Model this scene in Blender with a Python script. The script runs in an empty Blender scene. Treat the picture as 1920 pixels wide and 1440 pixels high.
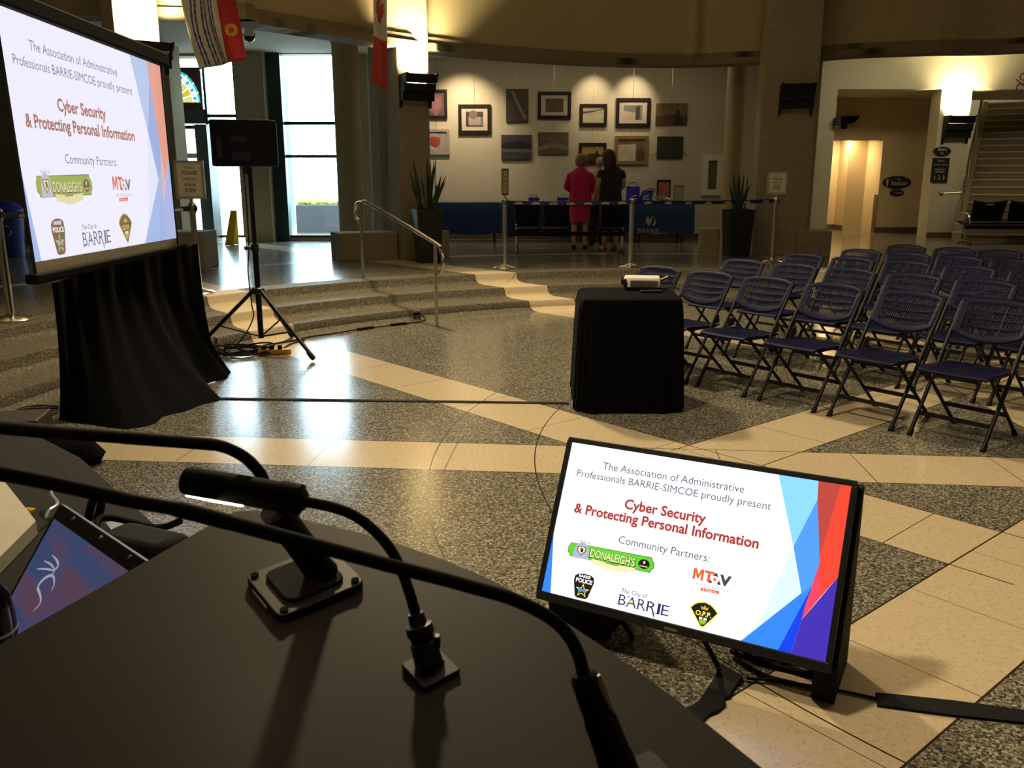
import bpy, bmesh, math, random
from mathutils import Vector, Matrix
random.seed(7)
C = bpy.context.scene.collection
SC = bpy.context.scene
R = math.radians

# ------------------------------------------------------------ camera
H = 1.56
PITCH = R(13.3)
FPX = 1600.0
cam_d = bpy.data.cameras.new('camera')
cam_d.sensor_width = 36.0
cam_d.lens = FPX / 1920.0 * 36.0
cam_d.clip_start = 0.02
cam_d.clip_end = 300
cam_d.dof.use_dof = True
cam_d.dof.focus_distance = 3.2
cam_d.dof.aperture_fstop = 16.0
cam = bpy.data.objects.new('camera', cam_d)
cam.location = (0, 0, H)
cam.rotation_euler = (R(90) - PITCH, 0, 0)
C.objects.link(cam)
SC.camera = cam

# ------------------------------------------------------------ sky, exposure
SC.view_settings.view_transform = 'Standard'
SC.view_settings.look = 'None'
SC.view_settings.gamma = 1.0
SC.view_settings.use_curve_mapping = False
SC.view_settings.exposure = 0.0
w = bpy.data.worlds.new('sky')
SC.world = w
w.use_nodes = True
bg = w.node_tree.nodes['Background']
bg.inputs[0].default_value = (0.66, 0.84, 1.0, 1)
bg.inputs[1].default_value = 16.0

WARM = (1.0, 0.74, 0.36)
def light(name, kind, loc, energy, color=(1, 1, 1), target=None, **kw):
    d = bpy.data.lights.new(name, kind)
    d.energy = energy
    d.color = color
    for k, v in kw.items():
        setattr(d, k, v)
    o = bpy.data.objects.new(name, d)
    o.location = loc
    if target is not None:
        o.rotation_euler = (Vector(target) - Vector(loc)).to_track_quat('-Z', 'Y').to_euler()
    C.objects.link(o)
    return o
# the hall's ceiling floodlight that throws the chairs' shadows, and an unseen overhead fill added for ambient light
light('ceiling_floodlight', 'SPOT', (-1.6, 10.9, 6.9), 2500, (1.0, 0.79, 0.48), (1.0, 6.2, 0), shadow_soft_size=0.32, spot_size=R(104), spot_blend=0.7)
light('ceiling_floodlight', 'SPOT', (-2.2, 2.6, 6.9), 1250, (1.0, 0.80, 0.52), (1.9, 4.6, 0), shadow_soft_size=0.3, spot_size=R(64), spot_blend=0.8)  # second floodlight, added to thin the table's shadow
light('overhead_fill', 'AREA', (2.3, 4.6, 7.0), 95, (1.0, 0.80, 0.48), (2.3, 4.6, 0), shape='DISK', size=5.0)
light('gallery_fill', 'AREA', (1.2, 16.6, 4.02), 24, (1.0, 0.80, 0.50), (1.2, 17.2, 0), shape='RECTANGLE', size=5.0, size_y=0.4)  # unseen fill added to brighten the gallery wall
light('stair_hall_fill', 'AREA', (8.6, 16.6, 4.45), 55, (1.0, 0.84, 0.52), (9.0, 18.2, 0), shape='RECTANGLE', size=3.5, size_y=0.5)  # fill added because the hall walls came out dark
light('washroom_fill', 'AREA', (8.6, 20.2, 3.5), 38, (1.0, 0.76, 0.42), (8.6, 20.4, 0), shape='DISK', size=0.5)  # added fill that lifts the washroom wall
light('landing_lamp', 'AREA', (13.2, 24.2, 6.5), 110, (1.0, 0.85, 0.55), (13.0, 24.0, 0), shape='DISK', size=0.8)  # unseen fill added to light the top of the stairs
# daylight enters through the two glazed bays
light('bay_portal', 'AREA', (-3.85, 18.15, 2.4), 1, (1, 1, 1), (-3.85, 10, 2.4), shape='RECTANGLE', size=1.5, size_y=4.2).data.cycles.is_portal = True
light('entrance_portal', 'AREA', (-6.3, 18.15, 2.3), 1, (1, 1, 1), (-6.3, 10, 2.3), shape='RECTANGLE', size=2.6, size_y=4.2).data.cycles.is_portal = True

# ------------------------------------------------------------ where things stand, worked out from the photograph
S = 0.37                       # the upper floor's height
def ray(x, y):
    a = (x - 960) / FPX
    b = -(y - 720) / FPX
    return Vector((a, math.cos(PITCH) + b * math.sin(PITCH), -math.sin(PITCH) + b * math.cos(PITCH)))
def G(x, y, z=0.0):            # where a line of sight meets the height z
    d = ray(x, y)
    t = (z - H) / d.z
    return Vector((d.x * t, d.y * t, z))
def AT(x, y, Y):               # where it meets the upright plane at distance Y
    d = ray(x, y)
    t = Y / d.y
    return Vector((d.x * t, Y, H + d.z * t))

# ------------------------------------------------------------ materials
def srgb(r, g, b):
    f = lambda c: c / 12.92 if c <= 0.04045 else ((c + 0.055) / 1.055) ** 2.4
    return (f(r / 255), f(g / 255), f(b / 255), 1)
class NT:
    def __init__(s, name):
        s.m = bpy.data.materials.new(name)
        s.m.use_nodes = True
        s.t = s.m.node_tree
        s.b = s.t.nodes['Principled BSDF']
    def n(s, kind, **kw):
        x = s.t.nodes.new(kind)
        for k, v in kw.items():
            setattr(x, k, v)
        return x
    def l(s, a, b):
        s.t.links.new(a, b)
    def math(s, op, a, b=0.0, c=None):
        x = s.n('ShaderNodeMath', operation=op)
        for i, v in enumerate((a, b, c)):
            if v is None:
                continue
            if isinstance(v, (int, float)):
                x.inputs[i].default_value = v
            else:
                s.l(v, x.inputs[i])
        return x.outputs[0]
    def mix(s, f, a, b):
        x = s.n('ShaderNodeMix', data_type='RGBA')
        for i, v in ((0, f), (6, a), (7, b)):
            if isinstance(v, (int, float, tuple)):
                x.inputs[i].default_value = v
            else:
                s.l(v, x.inputs[i])
        return x.outputs[2]
def mat(name, col, rough=0.5, metal=0.0, var=0.12, scale=30.0, bump=0.0, spec=0.5, sheen=0.0):
    k = NT(name)
    c = tuple(col[:3]) + (1,)
    tc = k.n('ShaderNodeTexCoord')
    nz = k.n('ShaderNodeTexNoise')
    nz.inputs['Scale'].default_value = scale
    nz.inputs['Detail'].default_value = 4
    k.l(tc.outputs['Object'], nz.inputs['Vector'])
    d = tuple(x * (1 - var) for x in c[:3]) + (1,)
    e = tuple(min(1, x * (1 + var)) for x in c[:3]) + (1,)
    k.l(k.mix(nz.outputs['Fac'], d, e), k.b.inputs['Base Color'])
    k.b.inputs['Roughness'].default_value = rough
    k.b.inputs['Metallic'].default_value = metal
    k.b.inputs['Specular IOR Level'].default_value = spec
    if sheen:
        k.b.inputs['Sheen Weight'].default_value = sheen
    if bump:
        bp = k.n('ShaderNodeBump')
        bp.inputs['Strength'].default_value = bump
        bp.inputs['Distance'].default_value = 0.01
        k.l(nz.outputs['Fac'], bp.inputs['Height'])
        k.l(bp.outputs['Normal'], k.b.inputs['Normal'])
    return k.m
def emit(name, col, strength):
    k = NT(name)
    k.b.inputs['Base Color'].default_value = (0.02, 0.02, 0.02, 1)
    k.b.inputs['Roughness'].default_value = 0.3
    k.b.inputs['Emission Color'].default_value = tuple(col[:3]) + (1,)
    k.b.inputs['Emission Strength'].default_value = strength
    return k.m
def glass(name, tint=(0.95, 1, 0.98, 1), gloss=0.12):
    k = NT(name)
    tr = k.n('ShaderNodeBsdfTransparent')
    tr.inputs[0].default_value = tint
    gl = k.n('ShaderNodeBsdfGlossy')
    gl.inputs['Roughness'].default_value = 0.03
    mx = k.n('ShaderNodeMixShader')
    mx.inputs[0].default_value = gloss
    k.l(tr.outputs[0], mx.inputs[1])
    k.l(gl.outputs[0], mx.inputs[2])
    k.l(mx.outputs[0], k.t.nodes['Material Output'].inputs[0])
    return k.m

def terrazzo():
    k = NT('terrazzo')
    geo = k.n('ShaderNodeNewGeometry')
    sp = k.n('ShaderNodeSeparateXYZ')
    k.l(geo.outputs['Position'], sp.inputs[0])
    X, Y, Z = sp.outputs
    def dot(nx, ny):
        return k.math('ADD', k.math('MULTIPLY', X, nx), k.math('MULTIPLY', Y, ny))
    def band(nx, ny, d, wd, lim=None, pitch=0.78, off=0.0):
        v = k.math('SUBTRACT', dot(nx, ny), d)
        av = k.math('ABSOLUTE', v)
        m = k.math('LESS_THAN', av, wd / 2)
        edge = k.math('LESS_THAN', k.math('ABSOLUTE', k.math('SUBTRACT', av, wd / 2)), 0.004)
        u = k.math('ADD', dot(ny, -nx), off)
        fr = k.math('FRACT', k.math('DIVIDE', u, pitch))
        j = k.math('MULTIPLY', k.math('LESS_THAN', fr, 0.006), m)
        if lim is not None:
            m = k.math('MULTIPLY', m, lim)
            j = k.math('MULTIPLY', j, lim)
            edge = k.math('MULTIPLY', edge, lim)
        return m, k.math('MAXIMUM', j, edge)
    gl = k.math('GREATER_THAN', dot(-0.636, 0.772), 1.14)
    bands = [band(0.750, 0.661, 3.83, 0.53, gl),
             band(0.0886, 0.9961, 4.72, 0.51),
             band(-0.636, 0.772, 2.90, 0.51, k.math('GREATER_THAN', X, 0.95)),
             band(0.744, 0.668, 7.50, 0.56),
             band(0.996, -0.087, 3.12, 0.52, k.math('GREATER_THAN', Y, 4.6)),
             band(-0.636, 0.772, 1.14, 0.50, None, 0.55, 0.12)]
    cream = bands[0][0]
    joint = bands[0][1]
    for m, j in bands[1:]:
        cream = k.math('MAXIMUM', cream, m)
        joint = k.math('MAXIMUM', joint, j)
    def radius(cx, cy):
        dx = k.math('SUBTRACT', X, cx)
        dy = k.math('SUBTRACT', Y, cy)
        return k.math('SQRT', k.math('ADD', k.math('MULTIPLY', dx, dx), k.math('MULTIPLY', dy, dy)))
    ra = radius(4.0, 4.6)
    for rr in (3.87, 4.46):
        joint = k.math('MAXIMUM', joint, k.math('LESS_THAN', k.math('ABSOLUTE', k.math('SUBTRACT', ra, rr)), 0.0035))
    rb = radius(2.3, 5.1)
    ring = k.math('LESS_THAN', k.math('ABSOLUTE', k.math('SUBTRACT', rb, 9.65)), 0.11)
    cream = k.math('MAXIMUM', cream, ring)
    v1 = k.n('ShaderNodeTexVoronoi')
    v1.inputs['Scale'].default_value = 125
    k.l(geo.outputs['Position'], v1.inputs['Vector'])
    v2 = k.n('ShaderNodeTexNoise')
    v2.inputs['Scale'].default_value = 45
    v2.inputs['Detail'].default_value = 3
    k.l(geo.outputs['Position'], v2.inputs['Vector'])
    n3 = k.n('ShaderNodeTexNoise')
    n3.inputs['Scale'].default_value = 1.3
    k.l(geo.outputs['Position'], n3.inputs['Vector'])
    rp = k.n('ShaderNodeValToRGB')
    cs = [(0.0, (0.050, 0.046, 0.036, 1)), (0.25, (0.125, 0.115, 0.088, 1)), (0.56, (0.235, 0.215, 0.162, 1)), (0.86, (0.40, 0.37, 0.285, 1))]
    while len(rp.color_ramp.elements) < 4:
        rp.color_ramp.elements.new(0.5)
    for e, (p, c) in zip(rp.color_ramp.elements, cs):
        e.position = p
        e.color = c
    rp.color_ramp.interpolation = 'CONSTANT'
    sc_ = k.n('ShaderNodeSeparateColor')
    k.l(v1.outputs['Color'], sc_.inputs[0])
    k.l(sc_.outputs[0], rp.inputs[0])
    dark = rp.outputs[0]
    lt = k.mix(v2.outputs['Fac'], (0.50, 0.405, 0.265, 1), (0.72, 0.60, 0.41, 1))
    lt = k.mix(k.math('MULTIPLY', k.math('GREATER_THAN', sc_.outputs[1], 0.93), 0.35), lt, (0.30, 0.22, 0.13, 1))
    lt = k.mix(k.math('MULTIPLY', n3.outputs['Fac'], 0.25), lt, (0.52, 0.40, 0.25, 1))
    col = k.mix(cream, dark, lt)
    col = k.mix(joint, col, (0.035, 0.028, 0.018, 1))
    k.l(col, k.b.inputs['Base Color'])
    k.b.inputs['Roughness'].default_value = 0.17
    rn = k.math('ADD', k.math('MULTIPLY', n3.outputs['Fac'], 0.10), 0.13)
    k.l(rn, k.b.inputs['Roughness'])
    k.b.inputs['Specular IOR Level'].default_value = 0.55
    return k.m

M = {}
M['terrazzo'] = terrazzo()
M['step_terrazzo'] = M['terrazzo'].copy()
M['step_terrazzo'].name = 'step_terrazzo'
b_ = M['step_terrazzo'].node_tree.nodes['Principled BSDF']
M['step_terrazzo'].node_tree.links.remove(b_.inputs['Roughness'].links[0])
b_.inputs['Roughness'].default_value = 0.55
for e_, c_ in zip([n for n in M['step_terrazzo'].node_tree.nodes if n.bl_idname == 'ShaderNodeValToRGB'][0].color_ramp.elements, ((0.07, 0.062, 0.046, 1), (0.115, 0.10, 0.073, 1), (0.165, 0.145, 0.105, 1), (0.25, 0.22, 0.165, 1))):
    e_.color = c_
b_.inputs['Specular IOR Level'].default_value = 0.08
M['concrete'] = mat('rough_concrete', (0.33, 0.28, 0.20), 0.9, var=0.3, scale=22, bump=0.5)
M['wall'] = mat('cream_wall_paint', (0.56, 0.53, 0.42), 0.85, var=0.05, scale=8, bump=0.05)
M['tan_wall'] = mat('tan_wall_paint', (0.60, 0.48, 0.30), 0.85, var=0.05, scale=8)
M['plaster'] = mat('drum_plaster', (0.40, 0.33, 0.20), 0.9, var=0.06, scale=12, bump=0.08)
M['mould'] = mat('dark_moulding', (0.20, 0.165, 0.11), 0.8, var=0.1)
M['ceil'] = mat('ceiling_paint', (0.6, 0.58, 0.5), 0.9, var=0.04)
M['base'] = mat('brown_baseboard', (0.10, 0.065, 0.035), 0.6)
M['teal'] = mat('dark_teal_frame', (0.010, 0.040, 0.045), 0.4)
M['glass'] = glass('window_glass')
M['picglass'] = glass('picture_glass', (0.95, 0.95, 0.95, 1), 0.07)
M['black_cloth'] = mat('black_cloth', (0.0018, 0.0017, 0.0024), 0.95, var=0.3, scale=60, spec=0.08)
M['black'] = mat('black_plastic', (0.012, 0.012, 0.013), 0.45)
M['matte_black'] = mat('matte_black', (0.008, 0.008, 0.009), 0.8, spec=0.2)
M['black_metal'] = mat('black_metal', (0.005, 0.005, 0.005), 0.5, 0.0, spec=0.3)
M['chair'] = mat('navy_plastic', (0.0050, 0.0062, 0.032), 0.5, spec=0.10, var=0.15, scale=50)
M['steel'] = mat('brushed_steel', (0.72, 0.68, 0.60), 0.20, 1.0, var=0.08)
M['chrome'] = mat('chrome', (0.8, 0.78, 0.74), 0.12, 1.0)
M['white'] = mat('white_plastic', (0.78, 0.75, 0.66), 0.5)
M['paper'] = mat('white_paper', (0.80, 0.76, 0.66), 0.8)
M['ink'] = mat('printed_ink', (0.06, 0.05, 0.05), 0.8)
M['gold'] = mat('gold_frame', (0.32, 0.22, 0.07), 0.45, 0.5)
M['pewter'] = mat('pewter_frame', (0.50, 0.47, 0.40), 0.45, 0.4)
M['navy'] = mat('navy_belt', (0.010, 0.014, 0.09), 0.7)
M['blue_cloth'] = mat('blue_tablecloth', (0.006, 0.036, 0.13), 0.85, var=0.2)
M['dark_blue_cloth'] = mat('navy_tablecloth', (0.004, 0.018, 0.08), 0.85, var=0.2)
M['tote'] = mat('royal_blue_bag', (0.010, 0.016, 0.30), 0.6)
M['bin'] = mat('blue_bin', (0.008, 0.03, 0.24), 0.5)
M['leaf'] = mat('snake_plant_leaf', (0.035, 0.060, 0.026), 0.45, var=0.5, scale=60)
M['soil'] = mat('potting_soil', (0.02, 0.014, 0.009), 0.95, bump=0.5)
M['planter'] = mat('charcoal_planter', (0.012, 0.012, 0.014), 0.5)
M['yellow'] = mat('yellow_plastic', (0.75, 0.52, 0.02), 0.5)
M['orange'] = mat('orange_power_strip', (0.80, 0.42, 0.02), 0.5)
M['wood'] = mat('dark_frame_wood', (0.016, 0.010, 0.006), 0.45, spec=0.3)
M['lectern'] = mat('lectern_laminate', (0.020, 0.0175, 0.015), 0.55, var=0.25, scale=420, spec=0.2)
M['lectern_edge'] = mat('lectern_edge_band', (0.10, 0.095, 0.085), 0.35)
M['lens'] = mat('lens_glass', (0.01, 0.012, 0.02), 0.08)
M['lamp_on'] = emit('lamp_tube_lit', (1.0, 0.72, 0.48), 40)
M['red_led'] = emit('red_indicator', (1.0, 0.03, 0.02), 0.8)
M['white_led'] = emit('white_indicator', (0.9, 0.9, 1.0), 2.5)
M['sconce_lamp'] = emit('sconce_lamp_lit', (1.0, 0.86, 0.50), 60)
M['red_paint'] = mat('red_alarm', (0.60, 0.03, 0.015), 0.5)
M['sign_black'] = mat('black_sign', (0.012, 0.009, 0.008), 0.5)
M['sign_text'] = mat('pale_sign_lettering', (0.62, 0.58, 0.46), 0.6)
M['wet'] = mat('water_bottle', (0.45, 0.50, 0.58), 0.15)

# ------------------------------------------------------------ mesh building
def wmat(o):
    m = o.matrix_basis.copy()
    return wmat(o.parent) @ o.matrix_parent_inverse @ m if o.parent else m
class MB:
    def __init__(s):
        s.v = []
        s.f = []
        s.mi = []
        s.mats = []
    def mid(s, m):
        m = M[m] if isinstance(m, str) else m
        if m not in s.mats:
            s.mats.append(m)
        return s.mats.index(m)
    def add(s, vs, fs, m):
        o = len(s.v)
        i = s.mid(m)
        s.v += [tuple(v) for v in vs]
        for f in fs:
            s.f.append([o + k for k in f])
            s.mi.append(i)
        return s
    def box(s, c, d, m, rot=None):
        c = Vector(c)
        hx, hy, hz = d[0] / 2, d[1] / 2, d[2] / 2
        vs = [Vector((sx * hx, sy * hy, sz * hz)) for sz in (-1, 1) for sy in (-1, 1) for sx in (-1, 1)]
        if rot is not None:
            vs = [rot @ v for v in vs]
        return s.add([c + v for v in vs], [(0, 2, 3, 1), (4, 5, 7, 6), (0, 1, 5, 4), (2, 6, 7, 3), (0, 4, 6, 2), (1, 3, 7, 5)], m)
    def bb(s, x0, x1, y0, y1, z0, z1, m):
        return s.box(((x0 + x1) / 2, (y0 + y1) / 2, (z0 + z1) / 2), (abs(x1 - x0), abs(y1 - y0), abs(z1 - z0)), m)
    def poly(s, pts, m):
        return s.add(pts, [tuple(range(len(pts)))], m)
    def prism(s, pts, z0, z1, m):            # outline in plan, pulled up
        n = len(pts)
        vs = [(p[0], p[1], z0) for p in pts] + [(p[0], p[1], z1) for p in pts]
        fs = [tuple(range(n - 1, -1, -1)), tuple(range(n, 2 * n))] + [(i, (i + 1) % n, n + (i + 1) % n, n + i) for i in range(n)]
        return s.add(vs, fs, m)
    def slab(s, pts, nrm, th, m):             # any flat outline, thickened along nrm
        n = len(pts)
        nv = Vector(nrm) * th
        vs = [Vector(p) for p in pts] + [Vector(p) + nv for p in pts]
        fs = [tuple(range(n - 1, -1, -1)), tuple(range(n, 2 * n))] + [(i, (i + 1) % n, n + (i + 1) % n, n + i) for i in range(n)]
        return s.add(vs, fs, m)
    def tube(s, pts, r, m, n=10, cap=True):
        pts = [Vector(p) for p in pts]
        rs = r if isinstance(r, (list, tuple)) else [r] * len(pts)
        up = None
        rings = []
        for i, p in enumerate(pts):
            t = (pts[min(i + 1, len(pts) - 1)] - pts[max(i - 1, 0)])
            if t.length < 1e-9:
                t = Vector((0, 0, 1))
            t.normalize()
            if up is None:
                up = Vector((0, 0, 1)) if abs(t.z) < 0.9 else Vector((1, 0, 0))
            a = up - t * up.dot(t)
            if a.length < 1e-6:
                a = t.orthogonal()
            a.normalize()
            up = a
            b = t.cross(a)
            rings.append([p + (a * math.cos(2 * math.pi * k / n) + b * math.sin(2 * math.pi * k / n)) * rs[i] for k in range(n)])
        vs = [v for rg in rings for v in rg]
        fs = [(i * n + k, i * n + (k + 1) % n, (i + 1) * n + (k + 1) % n, (i + 1) * n + k) for i in range(len(pts) - 1) for k in range(n)]
        if cap:
            fs += [tuple(range(n - 1, -1, -1)), tuple(range((len(pts) - 1) * n, len(pts) * n))]
        return s.add(vs, fs, m)
    def cyl(s, a, b, r, m, r2=None, n=16):
        return s.tube([a, b], [r, r if r2 is None else r2], m, n)
    def lathe(s, prof, c, m, n=24):           # profile (r, z) about an upright axis at c
        c = Vector(c)
        vs = []
        for r, z in prof:
            for k in range(n):
                a = 2 * math.pi * k / n
                vs.append(c + Vector((r * math.cos(a), r * math.sin(a), z)))
        L = len(prof)
        fs = [(i * n + k, i * n + (k + 1) % n, (i + 1) * n + (k + 1) % n, (i + 1) * n + k) for i in range(L - 1) for k in range(n)]
        fs += [tuple(range(n - 1, -1, -1)), tuple(range((L - 1) * n, L * n))]
        return s.add(vs, fs, m)
    def loft(s, rings, m, n=20, cap=True):    # rings: (centre, rx, ry) level ellipses
        vs = []
        for c, rx, ry in rings:
            for k in range(n):
                a = 2 * math.pi * k / n
                vs.append(Vector(c) + Vector((rx * math.cos(a), ry * math.sin(a), 0)))
        L = len(rings)
        fs = [(i * n + k, i * n + (k + 1) % n, (i + 1) * n + (k + 1) % n, (i + 1) * n + k) for i in range(L - 1) for k in range(n)]
        if cap:
            fs += [tuple(range(n - 1, -1, -1)), tuple(range((L - 1) * n, L * n))]
        return s.add(vs, fs, m)
    def ball(s, c, r, m, sx=1, sy=1, sz=1, nu=14, nv=9):
        vs = []
        c = Vector(c)
        for j in range(nv + 1):
            t = math.pi * j / nv
            for k in range(nu):
                a = 2 * math.pi * k / nu
                vs.append(c + Vector((r * sx * math.sin(t) * math.cos(a), r * sy * math.sin(t) * math.sin(a), r * sz * math.cos(t))))
        fs = [(j * nu + k, (j + 1) * nu + k, (j + 1) * nu + (k + 1) % nu, j * nu + (k + 1) % nu) for j in range(nv) for k in range(nu)]
        return s.add(vs, fs, m)
    def grid(s, fn, nu, nv, m, skip=None):
        vs = [fn(i / nu, j / nv) for j in range(nv + 1) for i in range(nu + 1)]
        fs = [(j * (nu + 1) + i, j * (nu + 1) + i + 1, (j + 1) * (nu + 1) + i + 1, (j + 1) * (nu + 1) + i) for j in range(nv) for i in range(nu) if not (skip and skip(i, j))]
        return s.add(vs, fs, m)
    def text(s, body, P, m, bold=0.0, size=None):
        # P maps glyph space (x 0..1 over the width, y in the same unit) to a point
        vs, fs, wd = glyphs(body, bold)
        return s.add([P(x / wd, y / wd) for x, y in vs], fs, m)
    def build(s, name, parent=None, smooth=True, bevel=0.0, weld=True, subdiv=0, solid=0.0):
        me = bpy.data.meshes.new(name)
        me.from_pydata(s.v, [], s.f)
        for m in s.mats:
            me.materials.append(m)
        for p, i in zip(me.polygons, s.mi):
            p.material_index = i
        bm = bmesh.new()
        bm.from_mesh(me)
        if weld:
            bmesh.ops.remove_doubles(bm, verts=bm.verts, dist=1e-5)
        bmesh.ops.recalc_face_normals(bm, faces=bm.faces)
        bm.to_mesh(me)
        bm.free()
        if smooth:
            for p in me.polygons:
                p.use_smooth = True
            me.set_sharp_from_angle(angle=R(38))
        o = bpy.data.objects.new(name, me)
        C.objects.link(o)
        if parent is not None:
            o.parent = parent
            o.matrix_parent_inverse = wmat(parent).inverted()
        if solid:
            md = o.modifiers.new('solid', 'SOLIDIFY')
            md.thickness = solid
            md.offset = 0
        if bevel:
            md = o.modifiers.new('bevel', 'BEVEL')
            md.width = bevel
            md.segments = 2
            md.limit_method = 'ANGLE'
            md.angle_limit = R(40)
        if subdiv:
            md = o.modifiers.new('subdivision', 'SUBSURF')
            md.levels = subdiv
            md.render_levels = subdiv
        return o
_gl = {}
def glyphs(body, bold):
    if (body, bold) in _gl:
        return _gl[(body, bold)]
    cu = bpy.data.curves.new('lettering', 'FONT')
    cu.body = body
    cu.resolution_u = 3
    cu.offset = bold
    o = bpy.data.objects.new('lettering', cu)
    C.objects.link(o)
    dg = bpy.context.evaluated_depsgraph_get()
    me = bpy.data.meshes.new_from_object(o.evaluated_get(dg))
    xs = [v.co.x for v in me.vertices]
    x0, wd = min(xs), max(xs) - min(xs)
    vs = [(v.co.x - x0, v.co.y) for v in me.vertices]
    fs = [tuple(p.vertices) for p in me.polygons]
    bpy.data.objects.remove(o)
    bpy.data.curves.remove(cu)
    bpy.data.meshes.remove(me)
    _gl[(body, bold)] = (vs, fs, wd)
    return _gl[(body, bold)]
def flat_text(mb, body, o, right, up, width, m, bold=0.0, squeeze=1.0, centre=False):
    o, right, up = Vector(o), Vector(right).normalized(), Vector(up).normalized()
    if centre:
        o = o - right * (width / 2)
    mb.text(body, lambda x, y: o + right * (x * width) + up * (y * width * squeeze), m, bold)
def spline(pts, n=8):
    pts = [Vector(p) for p in pts]
    out = []
    for i in range(len(pts) - 1):
        p0, p1, p2, p3 = pts[max(i - 1, 0)], pts[i], pts[i + 1], pts[min(i + 2, len(pts) - 1)]
        for k in range(n):
            t = k / n
            out.append(0.5 * ((2 * p1) + (p2 - p0) * t + (2 * p0 - 5 * p1 + 4 * p2 - p3) * t * t + (3 * p1 - p0 - 3 * p2 + p3) * t ** 3))
    out.append(pts[-1])
    return out
def thing(name, label, cat, loc=(0, 0, 0), rz=0.0, group=None):
    o = bpy.data.objects.new(name, None)
    o.empty_display_size = 0.1
    o.location = loc
    o.rotation_euler = (0, 0, rz)
    C.objects.link(o)
    return tag(o, label, cat, group)
def tag(o, label, cat, group=None, kind=None):
    o['label'] = label
    o['category'] = cat
    if group:
        o['group'] = group
    if kind:
        o['kind'] = kind
    return o
def struct(o):
    o['kind'] = 'structure'
    return o
def copy_thing(src, loc, rz, label, group=None):
    c = src.copy()
    C.objects.link(c)
    c.location = loc
    c.rotation_euler = (0, 0, rz)
    c['label'] = label
    if group:
        c['group'] = group
    for ch in src.children:
        d = ch.copy()
        C.objects.link(d)
        d.parent = c
        for g in ch.children:
            e = g.copy()
            C.objects.link(e)
            e.parent = d
    return c

# ============================================================ the room
RC = Vector((2.3, 5.1))                      # centre of the sunken rotunda floor
BX0, BX1, BY0, BY1 = -11.0, 18.0, -8.0, 27.0 # the hall's outer walls
WY = 18.0                                    # window wall
GY = 18.6                                    # gallery wall
HY = 19.0                                    # bulkhead wall of the stair hall
def ringpt(r, deg, z=None):
    p = (RC.x + r * math.cos(R(deg)), RC.y + r * math.sin(R(deg)))
    return p if z is None else (p[0], p[1], z)

mb = MB()
mb.bb(BX0, BX1, BY0, BY1, -0.2, 0.0, 'terrazzo')
struct(mb.build('floor', smooth=False))
# curved steps with coved risers, and the upper floor behind them
prof = [(5.70, 0.0), (5.79, 0.012), (5.84, 0.045), (5.86, 0.108), (5.875, 0.1233), (6.16, 0.124), (6.25, 0.136), (6.285, 0.17), (6.30, 0.232), (6.315, 0.2467),
        (6.70, 0.247), (6.795, 0.26), (6.835, 0.295), (6.85, 0.355), (6.865, S), (7.2, S)]
A0, A1, NA = -12, 216, 114
def rimdist(deg):
    c, s = math.cos(R(deg)), math.sin(R(deg))
    ts = []
    if c > 1e-6: ts.append((BX1 - RC.x) / c)
    if c < -1e-6: ts.append((BX0 - RC.x) / c)
    if s > 1e-6: ts.append((BY1 - RC.y) / s)
    if s < -1e-6: ts.append((BY0 - RC.y) / s)
    return min(ts)
mb = MB()
vs, fs = [], []
for i in range(NA + 1):
    a = A0 + (A1 - A0) * i / NA
    for r, z in prof:
        vs.append(ringpt(r, a, z))
L = len(prof)
for i in range(NA):
    for k in range(L - 1):
        fs.append((i * L + k, i * L + k + 1, (i + 1) * L + k + 1, (i + 1) * L + k))
mb.add(vs, fs, 'step_terrazzo')
struct(mb.build('trim_1'))
mb = MB()
vs, fs = [], []
angs = sorted(set([A0 + (A1 - A0) * i / NA for i in range(NA + 1)] + [math.degrees(math.atan2(y - RC.y, x - RC.x)) for x in (BX0, BX1) for y in (BY1,)]))
for a in angs:
    vs += [ringpt(7.2, a, S), ringpt(rimdist(a), a, S)]
for i in range(len(angs) - 1):
    fs.append((2 * i, 2 * i + 1, 2 * i + 3, 2 * i + 2))
mb.add(vs, fs, 'terrazzo')
struct(mb.build('floor_upper', smooth=False))

# lintel ring over the rotunda's edge: upper drum wall with its moulding, closed round behind
LZ = 3.52
lint = [(-10.4, 6.0), (-9.3, 8.6), (-7.4, 10.7)] + [tuple(G(x, y, LZ)[:2]) for x, y in ((405, 33), (480, 46), (560, 58), (640, 70), (720, 83), (810, 95), (900, 105), (1000, 113), (1100, 119), (1200, 122), (1310, 122), (1420, 118), (1500, 113), (1600, 105), (1760, 99), (1920, 95))] + [(10.4, 12.2)]
lint = [(p.x, p.y) for p in spline([(x, y, 0) for x, y in lint], 4)]
def lwall(mb, pts, z0, z1, th, m, shift=0.0):
    outer, inner = [], []
    for i, p in enumerate(pts):
        a = Vector(pts[max(i - 1, 0)])
        b = Vector(pts[min(i + 1, len(pts) - 1)])
        n = Vector((-(b - a).y, (b - a).x)).normalized()
        inner.append(Vector(p) - n * shift)
        outer.append(Vector(p) + n * (th - shift))
    for i in range(len(pts) - 1):
        q = [inner[i], inner[i + 1], outer[i + 1], outer[i]]
        mb.prism(q, z0, z1, m)
mb = MB()
lwall(mb, lint, LZ + 0.05, 7.4, 0.35, 'plaster')
mb.bb(10.35, BX1, 12.1, 12.3, LZ, 7.4, 'plaster')
mb.bb(BX0, -10.35, 5.9, 6.1, 4.05, 7.4, 'plaster')
struct(mb.build('wall_drum', weld=True))
mb = MB()
lwall(mb, lint, LZ, LZ + 0.10, 0.42, 'mould', 0.05)
lwall(mb, lint, LZ + 0.10, LZ + 0.19, 0.40, 'mould', 0.025)
struct(mb.build('trim_2'))
mb = MB()
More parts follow.
